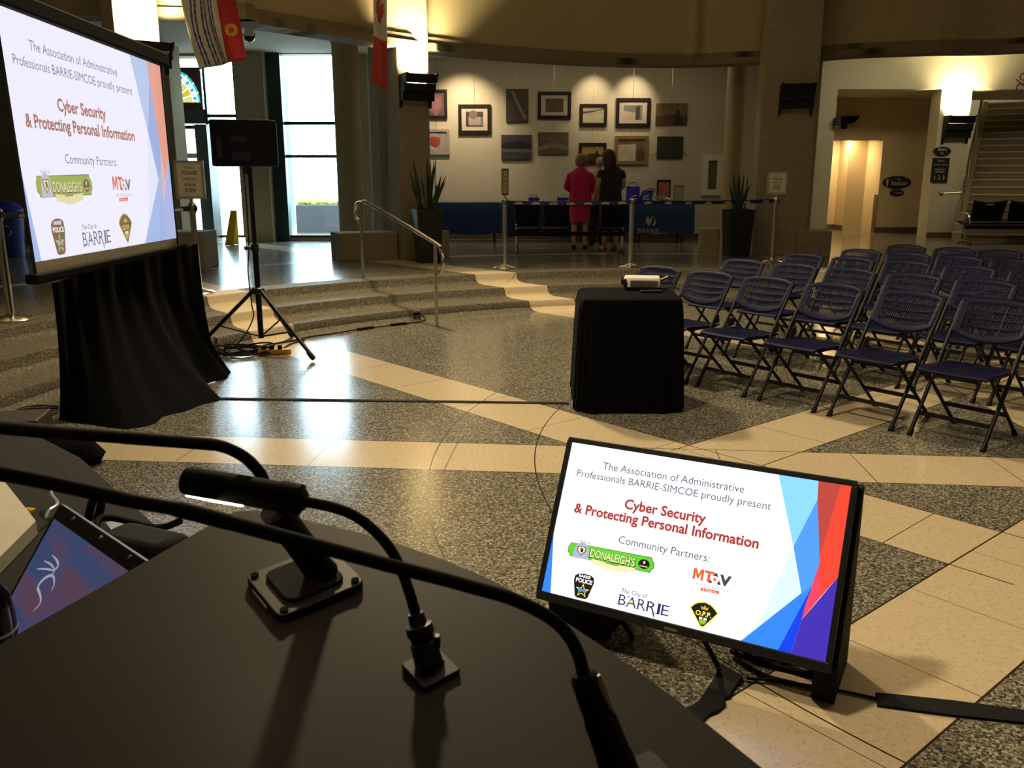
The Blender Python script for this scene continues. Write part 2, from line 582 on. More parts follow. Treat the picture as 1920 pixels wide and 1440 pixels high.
mb.bb(BX0 - 0.2, BX0, BY0, BY1, 0, 7.4, 'wall')
struct(mb.build('wall_left', smooth=False))
mb = MB()
mb.bb(BX1, BX1 + 0.2, BY0, BY1, 0, 7.4, 'wall')
struct(mb.build('wall_right', smooth=False))
mb = MB()
mb.bb(BX0, BX1, BY0 - 0.2, BY0, 0, 7.4, 'plaster')
struct(mb.build('wall_back', smooth=False))
mb = MB()
mb.bb(5.4, BX1, BY1 - 0.2, BY1, S, 7.4, 'wall')
struct(mb.build('wall_far', smooth=False))
mb = MB()
mb.bb(BX0, BX1, BY0, 16.2, 7.4, 7.6, 'ceil')
struct(mb.build('ceiling', smooth=False))
mb = MB()
for i in range(len(lint) - 1):
    a, b = lint[i], lint[i + 1]
    f = lambda p: max(18.4 if p[0] < -2.8 else GY + 0.1 if p[0] < 4.3 else 21.45, p[1])
    zc = 4.05 if (a[0] + b[0]) / 2 < 4.3 else 4.5
    mb.add([(a[0], a[1] + 0.1, zc), (b[0], b[1] + 0.1, zc), (b[0], f(b), zc), (a[0], f(a), zc)], [(0, 1, 2, 3)], 'ceil')
mb.bb(4.2, 4.4, 15.0, GY + 0.3, 4.0, 4.55, 'ceil')
mb.bb(4.2, BX1, 21.4, 21.5, 4.4, 6.7, 'ceil')
mb.bb(4.2, BX1, 21.4, BY1, 6.6, 6.7, 'ceil')
mb.bb(10.35, BX1, 12.1, 21.45, 4.5, 4.57, 'ceil')
mb.bb(BX0, -10.35, 5.9, 18.4, 4.05, 4.12, 'ceil')
struct(mb.build('ceiling_gallery', smooth=False))

# ---- gallery wall, with a baseboard
mb = MB()
mb.bb(-2.9, 5.55, GY, GY + 0.3, S, 4.55, 'wall')
mb.bb(5.25, 5.55, GY - 0.9, GY, S, 4.5, 'wall')
struct(mb.build('wall_gallery', smooth=False))
mb = MB()
mb.bb(-2.9, 5.25, GY - 0.02, GY, S, S + 0.12, 'base')
struct(mb.build('baseboard_gallery', smooth=False))

# ---- window wall
def px(x, y, Y=WY):
    return AT(x, y, Y)
xl = px(512, 300).x
WZ1 = px(585, 97).z                          # head of the tall window
mb = MB()
mb.bb(BX0, px(318, 300).x, WY, WY + 0.4, S, 4.2, 'concrete')
mb.bb(px(459, 300).x, xl, WY - 0.35, WY + 0.4, S, 4.2, 'concrete')
mb.bb(px(512, 300).x, -2.9, WY, WY + 0.4, WZ1 + 0.02, 4.2, 'concrete')
mb.bb(px(636, 300).x + 0.10, -2.9, WY, WY + 0.4, S, 4.2, 'concrete')
mb.bb(px(512, 300).x, -2.9, WY - 0.03, WY + 0.3, S, S + 0.07, 'concrete')
mb.bb(px(318, 300).x, px(459, 300).x, WY, WY + 0.4, 4.0, 4.2, 'concrete')
struct(mb.build('wall_entrance', smooth=False))
def frame_rect(mb, x0, x1, z0, z1, t, y0, y1, m):
    mb.bb(x0, x1, y0, y1, z0, z0 + t, m)
    mb.bb(x0, x1, y0, y1, z1 - t, z1, m)
    mb.bb(x0, x0 + t, y0, y1, z0 + t, z1 - t, m)
    mb.bb(x1 - t, x1, y0, y1, z0 + t, z1 - t, m)
def window(name, x0, x1, z0, z1, bars, t=0.05, posts=(), left=None):
    mb = MB()
    frame_rect(mb, x0, x1, z0, z1, t, WY - 0.02, WY + 0.10, 'teal')
    for z in bars:
        mb.bb(x0 + t, x1 - t, WY, WY + 0.08, z - 0.03, z + 0.03, 'teal')
    for x in posts:
        mb.bb(x - 0.03, x + 0.03, WY, WY + 0.08, z0 + t, z1 - t, 'teal')
    if left:
        mb.bb(x0, x0 + left, WY - 0.12, WY + 0.10, z0 - 0.05, z1 + 0.06, 'teal')
    o = struct(mb.build(name, smooth=False))
    g = MB()
    g.bb(x0 + t, x1 - t, WY + 0.035, WY + 0.045, z0 + t, z1 - t, 'glass')
    p = g.build('pane', o, smooth=False)
    return o
WX0, WX1 = px(510, 300).x, px(638, 300).x
window('window_1', WX0, WX1, S + 0.07, WZ1, (px(585, 231).z, px(585, 293).z), left=0.30)
# entrance bay: stained glass transom panel, door, side light
EX0, EX1, EX2 = px(318, 300).x, px(388, 300).x, px(459, 300).x
zt0, zt1 = px(350, 205).z, 4.0
d1 = window('window_2', EX1 + 0.04, EX2, S + 0.07, 4.0, (px(430, 217).z, px(430, 229).z), posts=(px(443, 200).x,))
mb = MB()
frame_rect(mb, EX0, EX1 + 0.04, S, px(350, 235).z, 0.07, WY - 0.03, WY + 0.10, 'teal')
mb.bb(EX0, EX1 + 0.04, WY - 0.05, WY + 0.12, px(350, 232).z, zt0, 'teal')
mb.bb(EX0 + 0.07, EX1 - 0.03, WY - 0.02, WY + 0.06, px(360, 292).z - 0.05, px(360, 292).z + 0.05, 'pewter')
mb.bb(EX1 - 0.08, EX1 + 0.16, WY - 0.35, WY + 0.12, S, px(350, 235).z, 'teal')
dr = struct(mb.build('door_1', smooth=False))
g = MB()
g.bb(EX0 + 0.07, EX1 - 0.03, WY + 0.035, WY + 0.045, S + 0.07, px(350, 240).z, 'glass')
g.build('pane', dr, smooth=False)
# the transom: brown panel with a half round of coloured glass
def glow(name, c, st):
    k = NT(name)
    tl = k.n('ShaderNodeBsdfTranslucent')
    tl.inputs[0].default_value = (c[0] * 0.10, c[1] * 0.10, c[2] * 0.10, 1)
    tp = k.n('ShaderNodeBsdfTransparent')
    tp.inputs[0].default_value = c
    mx = k.n('ShaderNodeMixShader')
    mx.inputs[0].default_value = st
    k.l(tl.outputs[0], mx.inputs[1])
    k.l(tp.outputs[0], mx.inputs[2])
    k.l(mx.outputs[0], k.t.nodes['Material Output'].inputs[0])
    return k.m
M['g_yel'] = glow('yellow_stained_glass', (0.95, 0.55, 0.04, 1), 0.03)
M['g_pale'] = glow('pale_stained_glass', (0.95, 0.78, 0.22, 1), 0.03)
M['g_aqua'] = glow('aqua_stained_glass', (0.05, 0.75, 0.62, 1), 0.03)
M['g_blue'] = glow('blue_stained_glass', (0.08, 0.45, 0.75, 1), 0.03)
M['g_red'] = glow('red_stained_glass', (0.55, 0.06, 0.03, 1), 0.03)
M['brown'] = mat('brown_transom_panel', (0.085, 0.030, 0.014), 0.6)
cx, cz = px(322, 192).x, px(322, 192).z
rr = px(376, 192).x - cx
mb = MB()
arc = [(cx + rr * math.cos(R(a)), cz + rr * 1.12 * math.sin(R(a))) for a in range(180, -1, -9)]
top, xa, xb = 3.72, EX0 - 0.0, EX1
for i in range(len(arc) - 1):                 # the panel, cut round the half circle
    a, b = arc[i], arc[i + 1]
    if b[0] < EX0: continue
    a = (max(a[0], EX0), a[1])
    mb.slab([(a[0], WY, a[1]), (b[0], WY, b[1]), (b[0], WY, top), (a[0], WY, top)], (0, 1, 0), 0.05, 'brown')
mb.bb(cx + rr, EX1, WY, WY + 0.05, cz, top, 'brown')
mb.bb(EX0, EX1, WY, WY + 0.05, zt0, cz, 'brown')
mb.bb(EX0, EX1, WY - 0.02, WY + 0.08, top, top + 0.07, 'teal')
tr_ = struct(mb.build('window_3', smooth=False))
g = MB()
def sector(r0, r1, a0, a1, m, n=4):
    pts = [(cx + r1 * rr * math.cos(R(a0 + (a1 - a0) * i / n)), WY + 0.02, cz + r1 * rr * 1.12 * math.sin(R(a0 + (a1 - a0) * i / n))) for i in range(n + 1)]
    pts += [(cx + r0 * rr * math.cos(R(a1 - (a1 - a0) * i / n)), WY + 0.02, cz + r0 * rr * 1.12 * math.sin(R(a1 - (a1 - a0) * i / n))) for i in range(n + 1)]
    g.poly(pts, m)
for i in range(10):
    a0, a1 = i * 18, i * 18 + 17
    sector(0.90, 1.0, a0, a1, 'g_aqua')
    sector(0.74, 0.885, a0 + 4.5, a1 - 4.5, 'g_blue')
    sector(0.74, 0.885, a0, a0 + 4, 'g_pale')
    sector(0.74, 0.885, a1 - 4, a1, 'g_pale')
    sector(0.38, 0.73, a0, a1, 'g_yel' if i % 2 else 'g_pale')
    sector(0.03, 0.37, a0, a1, 'g_yel' if i % 3 else 'g_red')
g.bb(cx, cx + rr, WY + 0.015, WY + 0.025, cz - 0.09, cz - 0.01, 'g_aqua')
g.build('stained_glass', tr_, smooth=False)
g = MB()
g.bb(EX0, EX1, WY + 0.035, WY + 0.045, top + 0.07, 4.0, 'glass')
g.build('pane', tr_, smooth=False)

# ---- stair hall to the right: near wall, bulkhead, washroom wall, pillar
NX = AT(1560, 300, HY).x
PXa, PXb = AT(1741, 400, HY).x, AT(1796, 400, HY).x
BZ = AT(1700, 167, HY).z
mb = MB()
mb.bb(5.4, NX, HY, HY + 0.3, S, 4.5, 'wall')
mb.bb(5.4, 5.6, GY + 0.3, BY1, S, 6.7, 'wall')
struct(mb.build('wall_hall', smooth=False))
mb = MB()
mb.bb(NX, BX1, HY, HY + 2.45, BZ, 4.5, 'wall')
struct(mb.build('wall_bulkhead', smooth=False))
mb = MB()
mb.bb(PXa, PXb, HY, HY + 0.45, S, BZ, 'wall')
struct(mb.build('wall_pillar', smooth=False))
TY = HY + 2.0
WZt = BZ
DX0, DX1 = AT(1566, 350, TY).x, AT(1648, 350, TY).x
DZ = AT(1610, 263, TY).z
mb = MB()
mb.bb(DX1, PXb + 0.75, TY, TY + 0.2, S, WZt, 'tan_wall')
mb.bb(NX - 0.3, DX1, TY, TY + 0.2, DZ, WZt, 'tan_wall')
struct(mb.build('wall_washroom', smooth=False))
mb = MB()                                     # the lit corridor beyond the opening
mb.bb(DX0 - 1.2, DX0 - 1.0, TY + 0.2, TY + 1.7, S, DZ + 0.2, 'tan_wall')
mb.bb(DX0 - 1.2, DX1 - 0.45, TY + 1.5, TY + 1.7, S, DZ + 0.2, 'tan_wall')
mb.bb(DX1 - 0.45, DX1 + 0.4, TY + 0.9, TY + 1.7, S, DZ + 0.2, 'tan_wall')
mb.bb(DX1 + 0.02, DX1 + 0.2, TY + 0.2, TY + 1.0, S, DZ + 0.2, 'tan_wall')
mb.bb(NX - 0.3, NX, HY + 0.3, TY, S, BZ, 'wall')
struct(mb.build('wall_corridor', smooth=False))
mb = MB()
mb.bb(DX0 - 1.2, DX1 + 0.4, TY + 0.2, TY + 1.7, DZ + 0.12, DZ + 0.17, 'ceil')
struct(mb.build('ceiling_corridor', smooth=False))
mb = MB()
mb.bb(DX1, PXb + 0.5, TY - 0.02, TY, S, S + 0.13, 'base')
mb.bb(DX0 - 1.0, DX1 - 0.45, TY + 1.48, TY + 1.5, S, S + 0.13, 'base')
mb.bb(DX1 - 0.47, DX1 - 0.45, TY + 0.9, TY + 1.48, S, S + 0.13, 'base')
mb.bb(5.4, NX, HY - 0.02, HY, S, S + 0.12, 'base')
mb.bb(PXa, PXb, HY - 0.02, HY, S, S + 0.12, 'base')
mb.bb(DX1 - 0.012, DX1, TY - 0.01, TY + 0.2, S, AT(1650, 365, TY).z, 'base')
struct(mb.build('baseboard_hall', smooth=False))
light('corridor_lamp', 'AREA', (DX0 + 0.35, TY + 0.75, DZ + 0.10), 38, (1.0, 0.74, 0.38), (DX0 + 0.35, TY + 0.75, 0), shape='DISK', size=0.4)

# ---- outside: terrace and pale sky behind it
mb = MB()
mb.bb(-40, 30, WY + 0.4, 90, 0.0, 0.3, mat('terrace_paving', (0.55, 0.55, 0.56), 0.9))
struct(mb.build('floor_terrace', smooth=False))

# ============================================================ columns, seats, sconces
def rot2(v, a):
    return Vector((v[0] * math.cos(a) - v[1] * math.sin(a), v[0] * math.sin(a) + v[1] * math.cos(a)))
def sconce(label, c, face, wd, z0, z1, lit, dep=0.34):
    # c: middle of the wall face it hangs on, face: the way that face looks
    f = Vector((face[0], face[1], 0)).normalized()
    s = Vector((f.y, -f.x, 0))
    c = Vector((c[0], c[1], 0))
    h = z1 - z0
    t = thing('wall_sconce', label, 'wall lamp', (c.x, c.y, z0), 0, 'bracket sconces')
    prof_ = [(0.0, 0.0), (0.045, 0.0), (0.075, 0.20), (0.21, 0.20), (0.21, 0.46), (0.285, 0.46), (0.285, 0.74), (0.36, 0.74), (0.43, 1.0), (0.0, 1.0)]
    for k in (-1, 1):
        mb = MB()
        o = c + s * (k * wd / 2)
        mb.slab([o + f * (0.005 + y * dep / 0.4) + Vector((0, 0, z0 + z * h)) for y, z in prof_], s * (-k), 0.035, 'black_metal')
        mb.build('bracket', t, smooth=False)
    mb = MB()
    ux = lambda x, y, z: c + s * x + f * (y * dep / 0.4) + Vector((0, 0, z0 + z * h))
    hw = wd / 2 - 0.036
    for (y0, y1, za, zb) in ((0.006, 0.19, 0.22, 0.48), (0.006, 0.26, 0.48, 0.72)):
        q = [ux(-hw, y0, za), ux(hw, y0, za), ux(hw, y1, za), ux(-hw, y1, za)]
        mb.slab(q, (0, 0, 1), (zb - za) * h, 'black_metal')
    q = [ux(-hw, 0.30, 0.72), ux(hw, 0.30, 0.72), ux(hw, 0.38, 0.98), ux(-hw, 0.38, 0.98)]
    mb.slab(q, f, 0.012, 'black_metal')
    mb.build('trough', t, smooth=False)
    if lit:
        mb = MB()
        mb.cyl(ux(-hw * 0.6, 0.16, 0.80), ux(hw * 0.6, 0.16, 0.80), 0.035, 'sconce_lamp', n=12)
        mb.build('lamp_tube', t)
        p = ux(0, 0.22, 1.02)
        light('sconce_lamp', 'AREA', p, lit, (1.0, 0.80, 0.40), p + Vector((0, 0, 1)) - f * 0.30, shape='RECTANGLE', size=wd * 0.7, size_y=0.16, spread=R(105))
    return t

# left and right of the steps: piers of board-marked concrete with fluted flanks
T1, N1 = Vector((0.90, 0.44)), Vector((-0.44, 0.90))
P1 = Vector((-1.72, 13.50))
def pier(label, p, t, n, wd, dep, flute, top=4.8):
    e = thing('concrete_pier', label, 'column', (p.x, p.y, S))
    a = [p, p + t * wd, p + t * wd + n * dep, p + n * dep]
    if flute:
        a += [p + n * (dep * 0.66), p + n * (dep * 0.62) + t * 0.07, p + n * (dep * 0.42) + t * 0.07, p + n * (dep * 0.36)]
    mb = MB()
    mb.prism(a, S, top, 'concrete')
    mb.build('shaft', e, smooth=False, bevel=0.012)
    return e
pier('tall concrete pier with the glowing sconce, left of the picture wall', P1, T1, N1, 0.50, 1.45, True)
sconce('lit black sconce on the pier left of the pictures', P1 + T1 * 0.27, (0.44, -0.90), 0.50, 2.66, 3.13, 130)
def column(label, x, Yc, rad, base, top=4.05):
    c = AT(x, 300, Yc)
    mb = MB()
    mb.lathe([(rad * 1.0, base), (rad, base + 0.05), (rad, top - 0.12), (rad * 1.08, top - 0.06), (rad * 1.08, top)], (c.x, Yc, 0), 'plaster', 28)
    o = mb.build('round_column', None)
    return tag(o, label, 'column', 'round columns')
column('round beige column beside the tall bright window', 655, 16.2, 0.235, S)
column('round beige column left of the dark pier', 1373, 16.3, 0.17, S)
column('round beige column right of the dark pier', 1505, 15.4, 0.21, S)
PR = Vector((4.02, 14.40))
TR_, NR = Vector((0.985, -0.17)), Vector((0.17, 0.985))
pier('broad dark concrete pier between the gallery and the stair hall', PR, TR_, NR, 0.85, 0.8, False)
sconce('unlit black sconce high on the dark pier', PR + TR_ * 0.52, (-0.17, -0.985), 0.52, 2.60, 3.07, 0, 0.30)
PL = Vector((-4.6, 10.55))
zs_ = AT(258, 82, 10.7).z
pier('concrete pier rising behind the projection screen', PL, Vector((0.80, 0.60)), Vector((-0.60, 0.80)), 0.50, 0.6, False, 6.8)
sconce('lit black sconce just above the corner of the projection screen', PL + Vector((0.80, 0.60)) * 0.27, (0.60, -0.80), 0.58, zs_ - 0.34, zs_, 190)
mb = MB()
a = px(300, 300, 16.6)
mb.bb(px(285, 300, 16.6).x, px(331, 300, 16.6).x, 16.6, 17.2, S, 4.05, 'plaster')
tag(mb.build('wall_pillar', None, smooth=False, bevel=0.01), 'pale square pillar between the screen edge and the entrance', 'column')
sconce('lit black sconce beside the stairs in the far hall', ((PXa + PXb) / 2 + 0.05, HY), (0, -1), 0.56, 2.36, 2.93, 75, 0.28)
def block(label, p, t, n, wd, dep, h):
    mb = MB()
    mb.prism([p, p + t * wd, p + t * wd + n * dep, p + n * dep], S + 0.001, S + h, 'concrete')
    return tag(mb.build('concrete_bench', None, smooth=False, bevel=0.012), label, 'bench', 'concrete seat blocks')
block('long concrete seat block round the foot of the pier by the handrail', Vector((-2.64, 13.22)), T1, N1, 0.93, 0.55, 0.43)
block('short concrete seat block peeping out right of the left planter', Vector((-1.16, 13.95)), T1, N1, 0.16, 0.5, 0.43)
block('low concrete seat block below the sign, right of the projection screen', Vector((-5.05, 12.0)), Vector((1, 0)), Vector((0, 1)), 0.75, 0.6, 0.52)
block('concrete seat block left of the right-hand planter', Vector((3.22, 14.82)), TR_, NR, 0.34, 0.55, 0.42)
block('concrete seat block at the right foot of the dark pier', Vector((4.66, 14.15)), TR_, NR, 0.55, 0.6, 0.42)

# planters with snake plants
def planter(label, x, y, w0, w1, h, hp, n, seed, ang):
    rnd = random.Random(seed)
    t = thing('snake_plant', label, 'plant', (x, y, S), ang, 'snake plants in tall planters')
    Rm = Matrix.Rotation(ang, 3, 'Z')
    mb = MB()
    q = lambda wd, z: [Vector((x, y, z)) + Rm @ Vector((sx * wd / 2, sy * wd / 2, 0)) for sx, sy in ((-1, -1), (1, -1), (1, 1), (-1, 1))]
    rings = [q(w0, S + 0.001), q(w1, S + h), q(w1 - 0.05, S + h), q(w1 - 0.06, S + h - 0.08)]
    vs = [v for r in rings for v in r]
    fs = [(3, 2, 1, 0)] + [(i * 4 + k, i * 4 + (k + 1) % 4, i * 4 + 4 + (k + 1) % 4, i * 4 + 4 + k) for i in range(3) for k in range(4)]
    mb.add(vs, fs, 'planter')
    mb.build('planter', t, smooth=False)
    mb = MB()
    mb.poly(q(w1 - 0.055, S + h - 0.07), 'soil')
    mb.build('soil', t, smooth=False)
    for i in range(n):
        mb = MB()
        a = rnd.uniform(0, 6.28)
        r0 = rnd.uniform(0.02, 0.15)
        b = Vector((x + r0 * math.cos(a), y + r0 * math.sin(a), S + h - 0.075))
        ln = hp * rnd.uniform(0.5, 1.0) if i else hp
        lean = rnd.uniform(0.02, 0.40) * (1.35 - ln / hp)
        wd = rnd.uniform(0.019, 0.029)
        tw = rnd.uniform(0, 3.14)
        side = Vector((math.cos(tw), math.sin(tw), 0))
        def fn(u, v):
            wv = wd * (0.55 + 0.9 * v) * max(0.02, (1 - v ** 3)) 
            c = b + Vector((math.cos(a) * lean * v * v, math.sin(a) * lean * v * v, 1)) * (ln * v) if False else b + Vector((math.cos(a) * lean * v ** 1.6 * ln * 1.4, math.sin(a) * lean * v ** 1.6 * ln * 1.4, ln * v))
            s2 = Matrix.Rotation(v * 0.9, 3, 'Z') @ side
            cup = abs(u - 0.5) * 0.5 * wv
            return c + s2 * ((u - 0.5) * 2 * wv) + Vector((-s2.y, s2.x, 0)) * cup
        mb.grid(fn, 4, 9, 'leaf')
        mb.build('leaf', t, solid=0.004)
    return t
planter('snake plant in a tall tapered black planter in front of the left pier', -1.28, 13.12, 0.30, 0.42, 0.80, 0.84, 20, 3, R(20))
planter('snake plant in a tall tapered black planter left of the dark pier', 3.72, 14.30, 0.34, 0.42, 0.76, 0.66, 18, 5, R(4))

# ---------------------------------------------------------------- stanchions with belts and signs
def stanchion(label, p, h, sign=None):
    t = thing('belt_stanchion', label, 'stanchion', (p.x, p.y, S), 0, 'belt barrier posts')
    mb = MB()
    mb.lathe([(0.17, S + 0.001), (0.17, S + 0.012), (0.155, S + 0.026), (0.06, S + 0.045), (0.035, S + 0.06)], (p.x, p.y, 0), 'steel', 28)
    mb.build('base', t)
    mb = MB()
    mb.cyl((p.x, p.y, S + 0.05), (p.x, p.y, S + h - 0.10), 0.032, 'steel', n=18)
    mb.build('post', t)
    mb = MB()
    mb.lathe([(0.034, S + h - 0.10), (0.042, S + h - 0.095), (0.042, S + h - 0.01), (0.036, S + h)], (p.x, p.y, 0), 'steel', 18)
    mb.bb(p.x - 0.046, p.x + 0.046, p.y - 0.03, p.y + 0.03, S + h - 0.075, S + h - 0.02, 'black')
    mb.build('belt_head', t)
    return t
def sign_on(label, p, z0, wd, hh, face, frm, lines):
    f = Vector((math.cos(face), math.sin(face), 0))
    s = Vector((-f.y, f.x, 0))
    s = -s if s.x < 0 else s
    t = thing('framed_sign', label, 'sign', (p.x, p.y, z0), 0, 'framed notices on stanchions')
    mb = MB()
    mb.lathe([(0.028, z0), (0.03, z0 + 0.012), (0.014, z0 + 0.02), (0.02, z0 + 0.035), (0.016, z0 + 0.05)], (p.x, p.y, 0), 'steel', 14)
    mb.build('mount', t)
    c = Vector((p.x, p.y, z0 + 0.05 + hh / 2))
    P = lambda x, z, d: c + s * x + Vector((0, 0, z)) + f * d
    fw = 0.028
    mb = MB()
    for a, b, c0, d0 in ((-wd / 2, wd / 2, -hh / 2, -hh / 2 + fw), (-wd / 2, wd / 2, hh / 2 - fw, hh / 2), (-wd / 2, -wd / 2 + fw, -hh / 2 + fw, hh / 2 - fw), (wd / 2 - fw, wd / 2, -hh / 2 + fw, hh / 2 - fw)):
        mb.slab([P(a, c0, -0.012), P(b, c0, -0.012), P(b, d0, -0.012), P(a, d0, -0.012)], f, 0.024, frm)
    mb.build('frame', t, smooth=False)
    mb = MB()
    mb.slab([P(-wd / 2 + fw, -hh / 2 + fw, -0.006), P(wd / 2 - fw, -hh / 2 + fw, -0.006), P(wd / 2 - fw, hh / 2 - fw, -0.006), P(-wd / 2 + fw, hh / 2 - fw, -0.006)], f, 0.012, 'paper')
    n = len(lines)
    for i, (tx, wf) in enumerate(lines):
        z = hh / 2 - fw - (hh - 2 * fw) * (i + 0.9) / (n + 0.6)
        flat_text(mb, tx, P(0, z, 0.0075), s, (0, 0, 1), (wd - 2 * fw) * wf, 'ink', 0.012, centre=True)
    mb.build('notice', t, smooth=False)
    return t
PST = [G(947, 503, S), G(1182, 501, S), G(1447, 491, S), G(374, 550, S), G(22, 601, S)]
HST = 0.965
stanchion('steel stanchion at the head of the steps carrying the narrow gilt sign', PST[0], HST)
stanchion('steel stanchion standing behind the projector, no sign on it', PST[1], HST)
stanchion('steel stanchion carrying the silver sign before the dark pier', PST[2], HST)
stanchion('steel stanchion behind the right edge of the projection screen', PST[3], HST)
stanchion('steel stanchion at the far left, left of the projection screen', PST[4], HST)
LN = [('Caution', 0.35), ('PLEASE', 0.62), ('WATCH', 0.60), ('YOUR', 0.5), ('STEP', 0.46)]
sign_on('gilt framed notice seen nearly edge-on over the steps', PST[0], S + HST, 0.26, 0.36, R(-18), 'gold', LN)
sign_on('silver framed notice before the dark pier', PST[2], S + HST, 0.29, 0.33, R(-97), 'pewter', LN)
sign_on('gilt framed notice beside the right edge of the projection screen', PST[3], S + HST, 0.30, 0.40, R(-75), 'pewter', LN)
def belt(label, a, b, marks, sag=0.012):
    a, b = Vector(a), Vector(b)
    z = S + HST - 0.05
    d = (b - a)
    d.z = 0
    ln = d.length
    u = d / ln
    a2, b2 = a + u * 0.046, b - u * 0.046
    nrm = Vector((u.y, -u.x, 0))
    t = thing('barrier_belt', label, 'belt', (a.x, a.y, z), 0, 'navy barrier belts')
    mb = MB()
    def fn(uu, vv):
        p = a2 + (b2 - a2) * uu
        return Vector((p.x, p.y, z - 0.026 + 0.052 * vv - sag * 4 * uu * (1 - uu)))
    mb.grid(fn, 14, 2, 'navy')
    for i in range(marks):
        uu = (i + 0.6) / marks
        p = a2 + (b2 - a2) * uu + nrm * 0.003
        p.z = z - 0.02 - sag * 4 * uu * (1 - uu)
        flat_text(mb, 'BARRIE', p, u, (0, 0, 1), 0.11, 'paper', 0.01, 1.0, True)
        flat_text(mb, 'The City of', p + Vector((0, 0, 0.028)), u, (0, 0, 1), 0.06, 'paper', 0.0, 1.0, True)
    mb.build('webbing', t, smooth=False, solid=0.002)
    return t
belt('navy belt lettered in white, stretched before the two women', PST[0], PST[1], 7)
belt('navy belt lettered in white, stretched to the silver sign', PST[1], PST[2], 7)
belt('navy belt stretched behind the projection screen', PST[4], PST[3], 6)

# ---------------------------------------------------------------- handrail on the steps
hu, hl = G(681, 521, S), G(819, 611, 0)
d_ = Vector((hl.x - hu.x, hl.y - hu.y, 0)).normalized()
t = thing('handrail', 'tubular steel handrail with looped ends on the curved steps', 'handrail', (hl.x, hl.y, 0))
zu, zl = S + 0.93, 0.90
for nm, p, z0, z1 in (('post', hu, S + 0.0005, zu), ('post', hl, 0.0005, zl)):
    mb = MB()
    mb.cyl((p.x, p.y, z0), (p.x, p.y, z1), 0.021, 'steel', n=16)
    mb.build(nm, t)
mb = MB()
P_ = lambda p, s, z: Vector((p.x, p.y, 0)) + d_ * s + Vector((0, 0, z))
pts = [P_(hu, 0.0, zu - 0.22), P_(hu, -0.06, zu - 0.22), P_(hu, -0.13, zu - 0.17), P_(hu, -0.145, zu - 0.09), P_(hu, -0.11, zu - 0.015), P_(hu, -0.04, zu + 0.01), P_(hu, 0.12, zu + 0.01), P_(hu, 0.28, zu + 0.0),
       P_(hl, -0.02, zl + 0.02), P_(hl, 0.10, zl - 0.05), P_(hl, 0.17, zl - 0.14), P_(hl, 0.165, zl - 0.24), P_(hl, 0.10, zl - 0.305), P_(hl, 0.02, zl - 0.30), P_(hl, 0.0, zl - 0.30)]
mb.tube(spline(pts, 6), 0.021, 'steel', 12)
mb.build('rail', t)

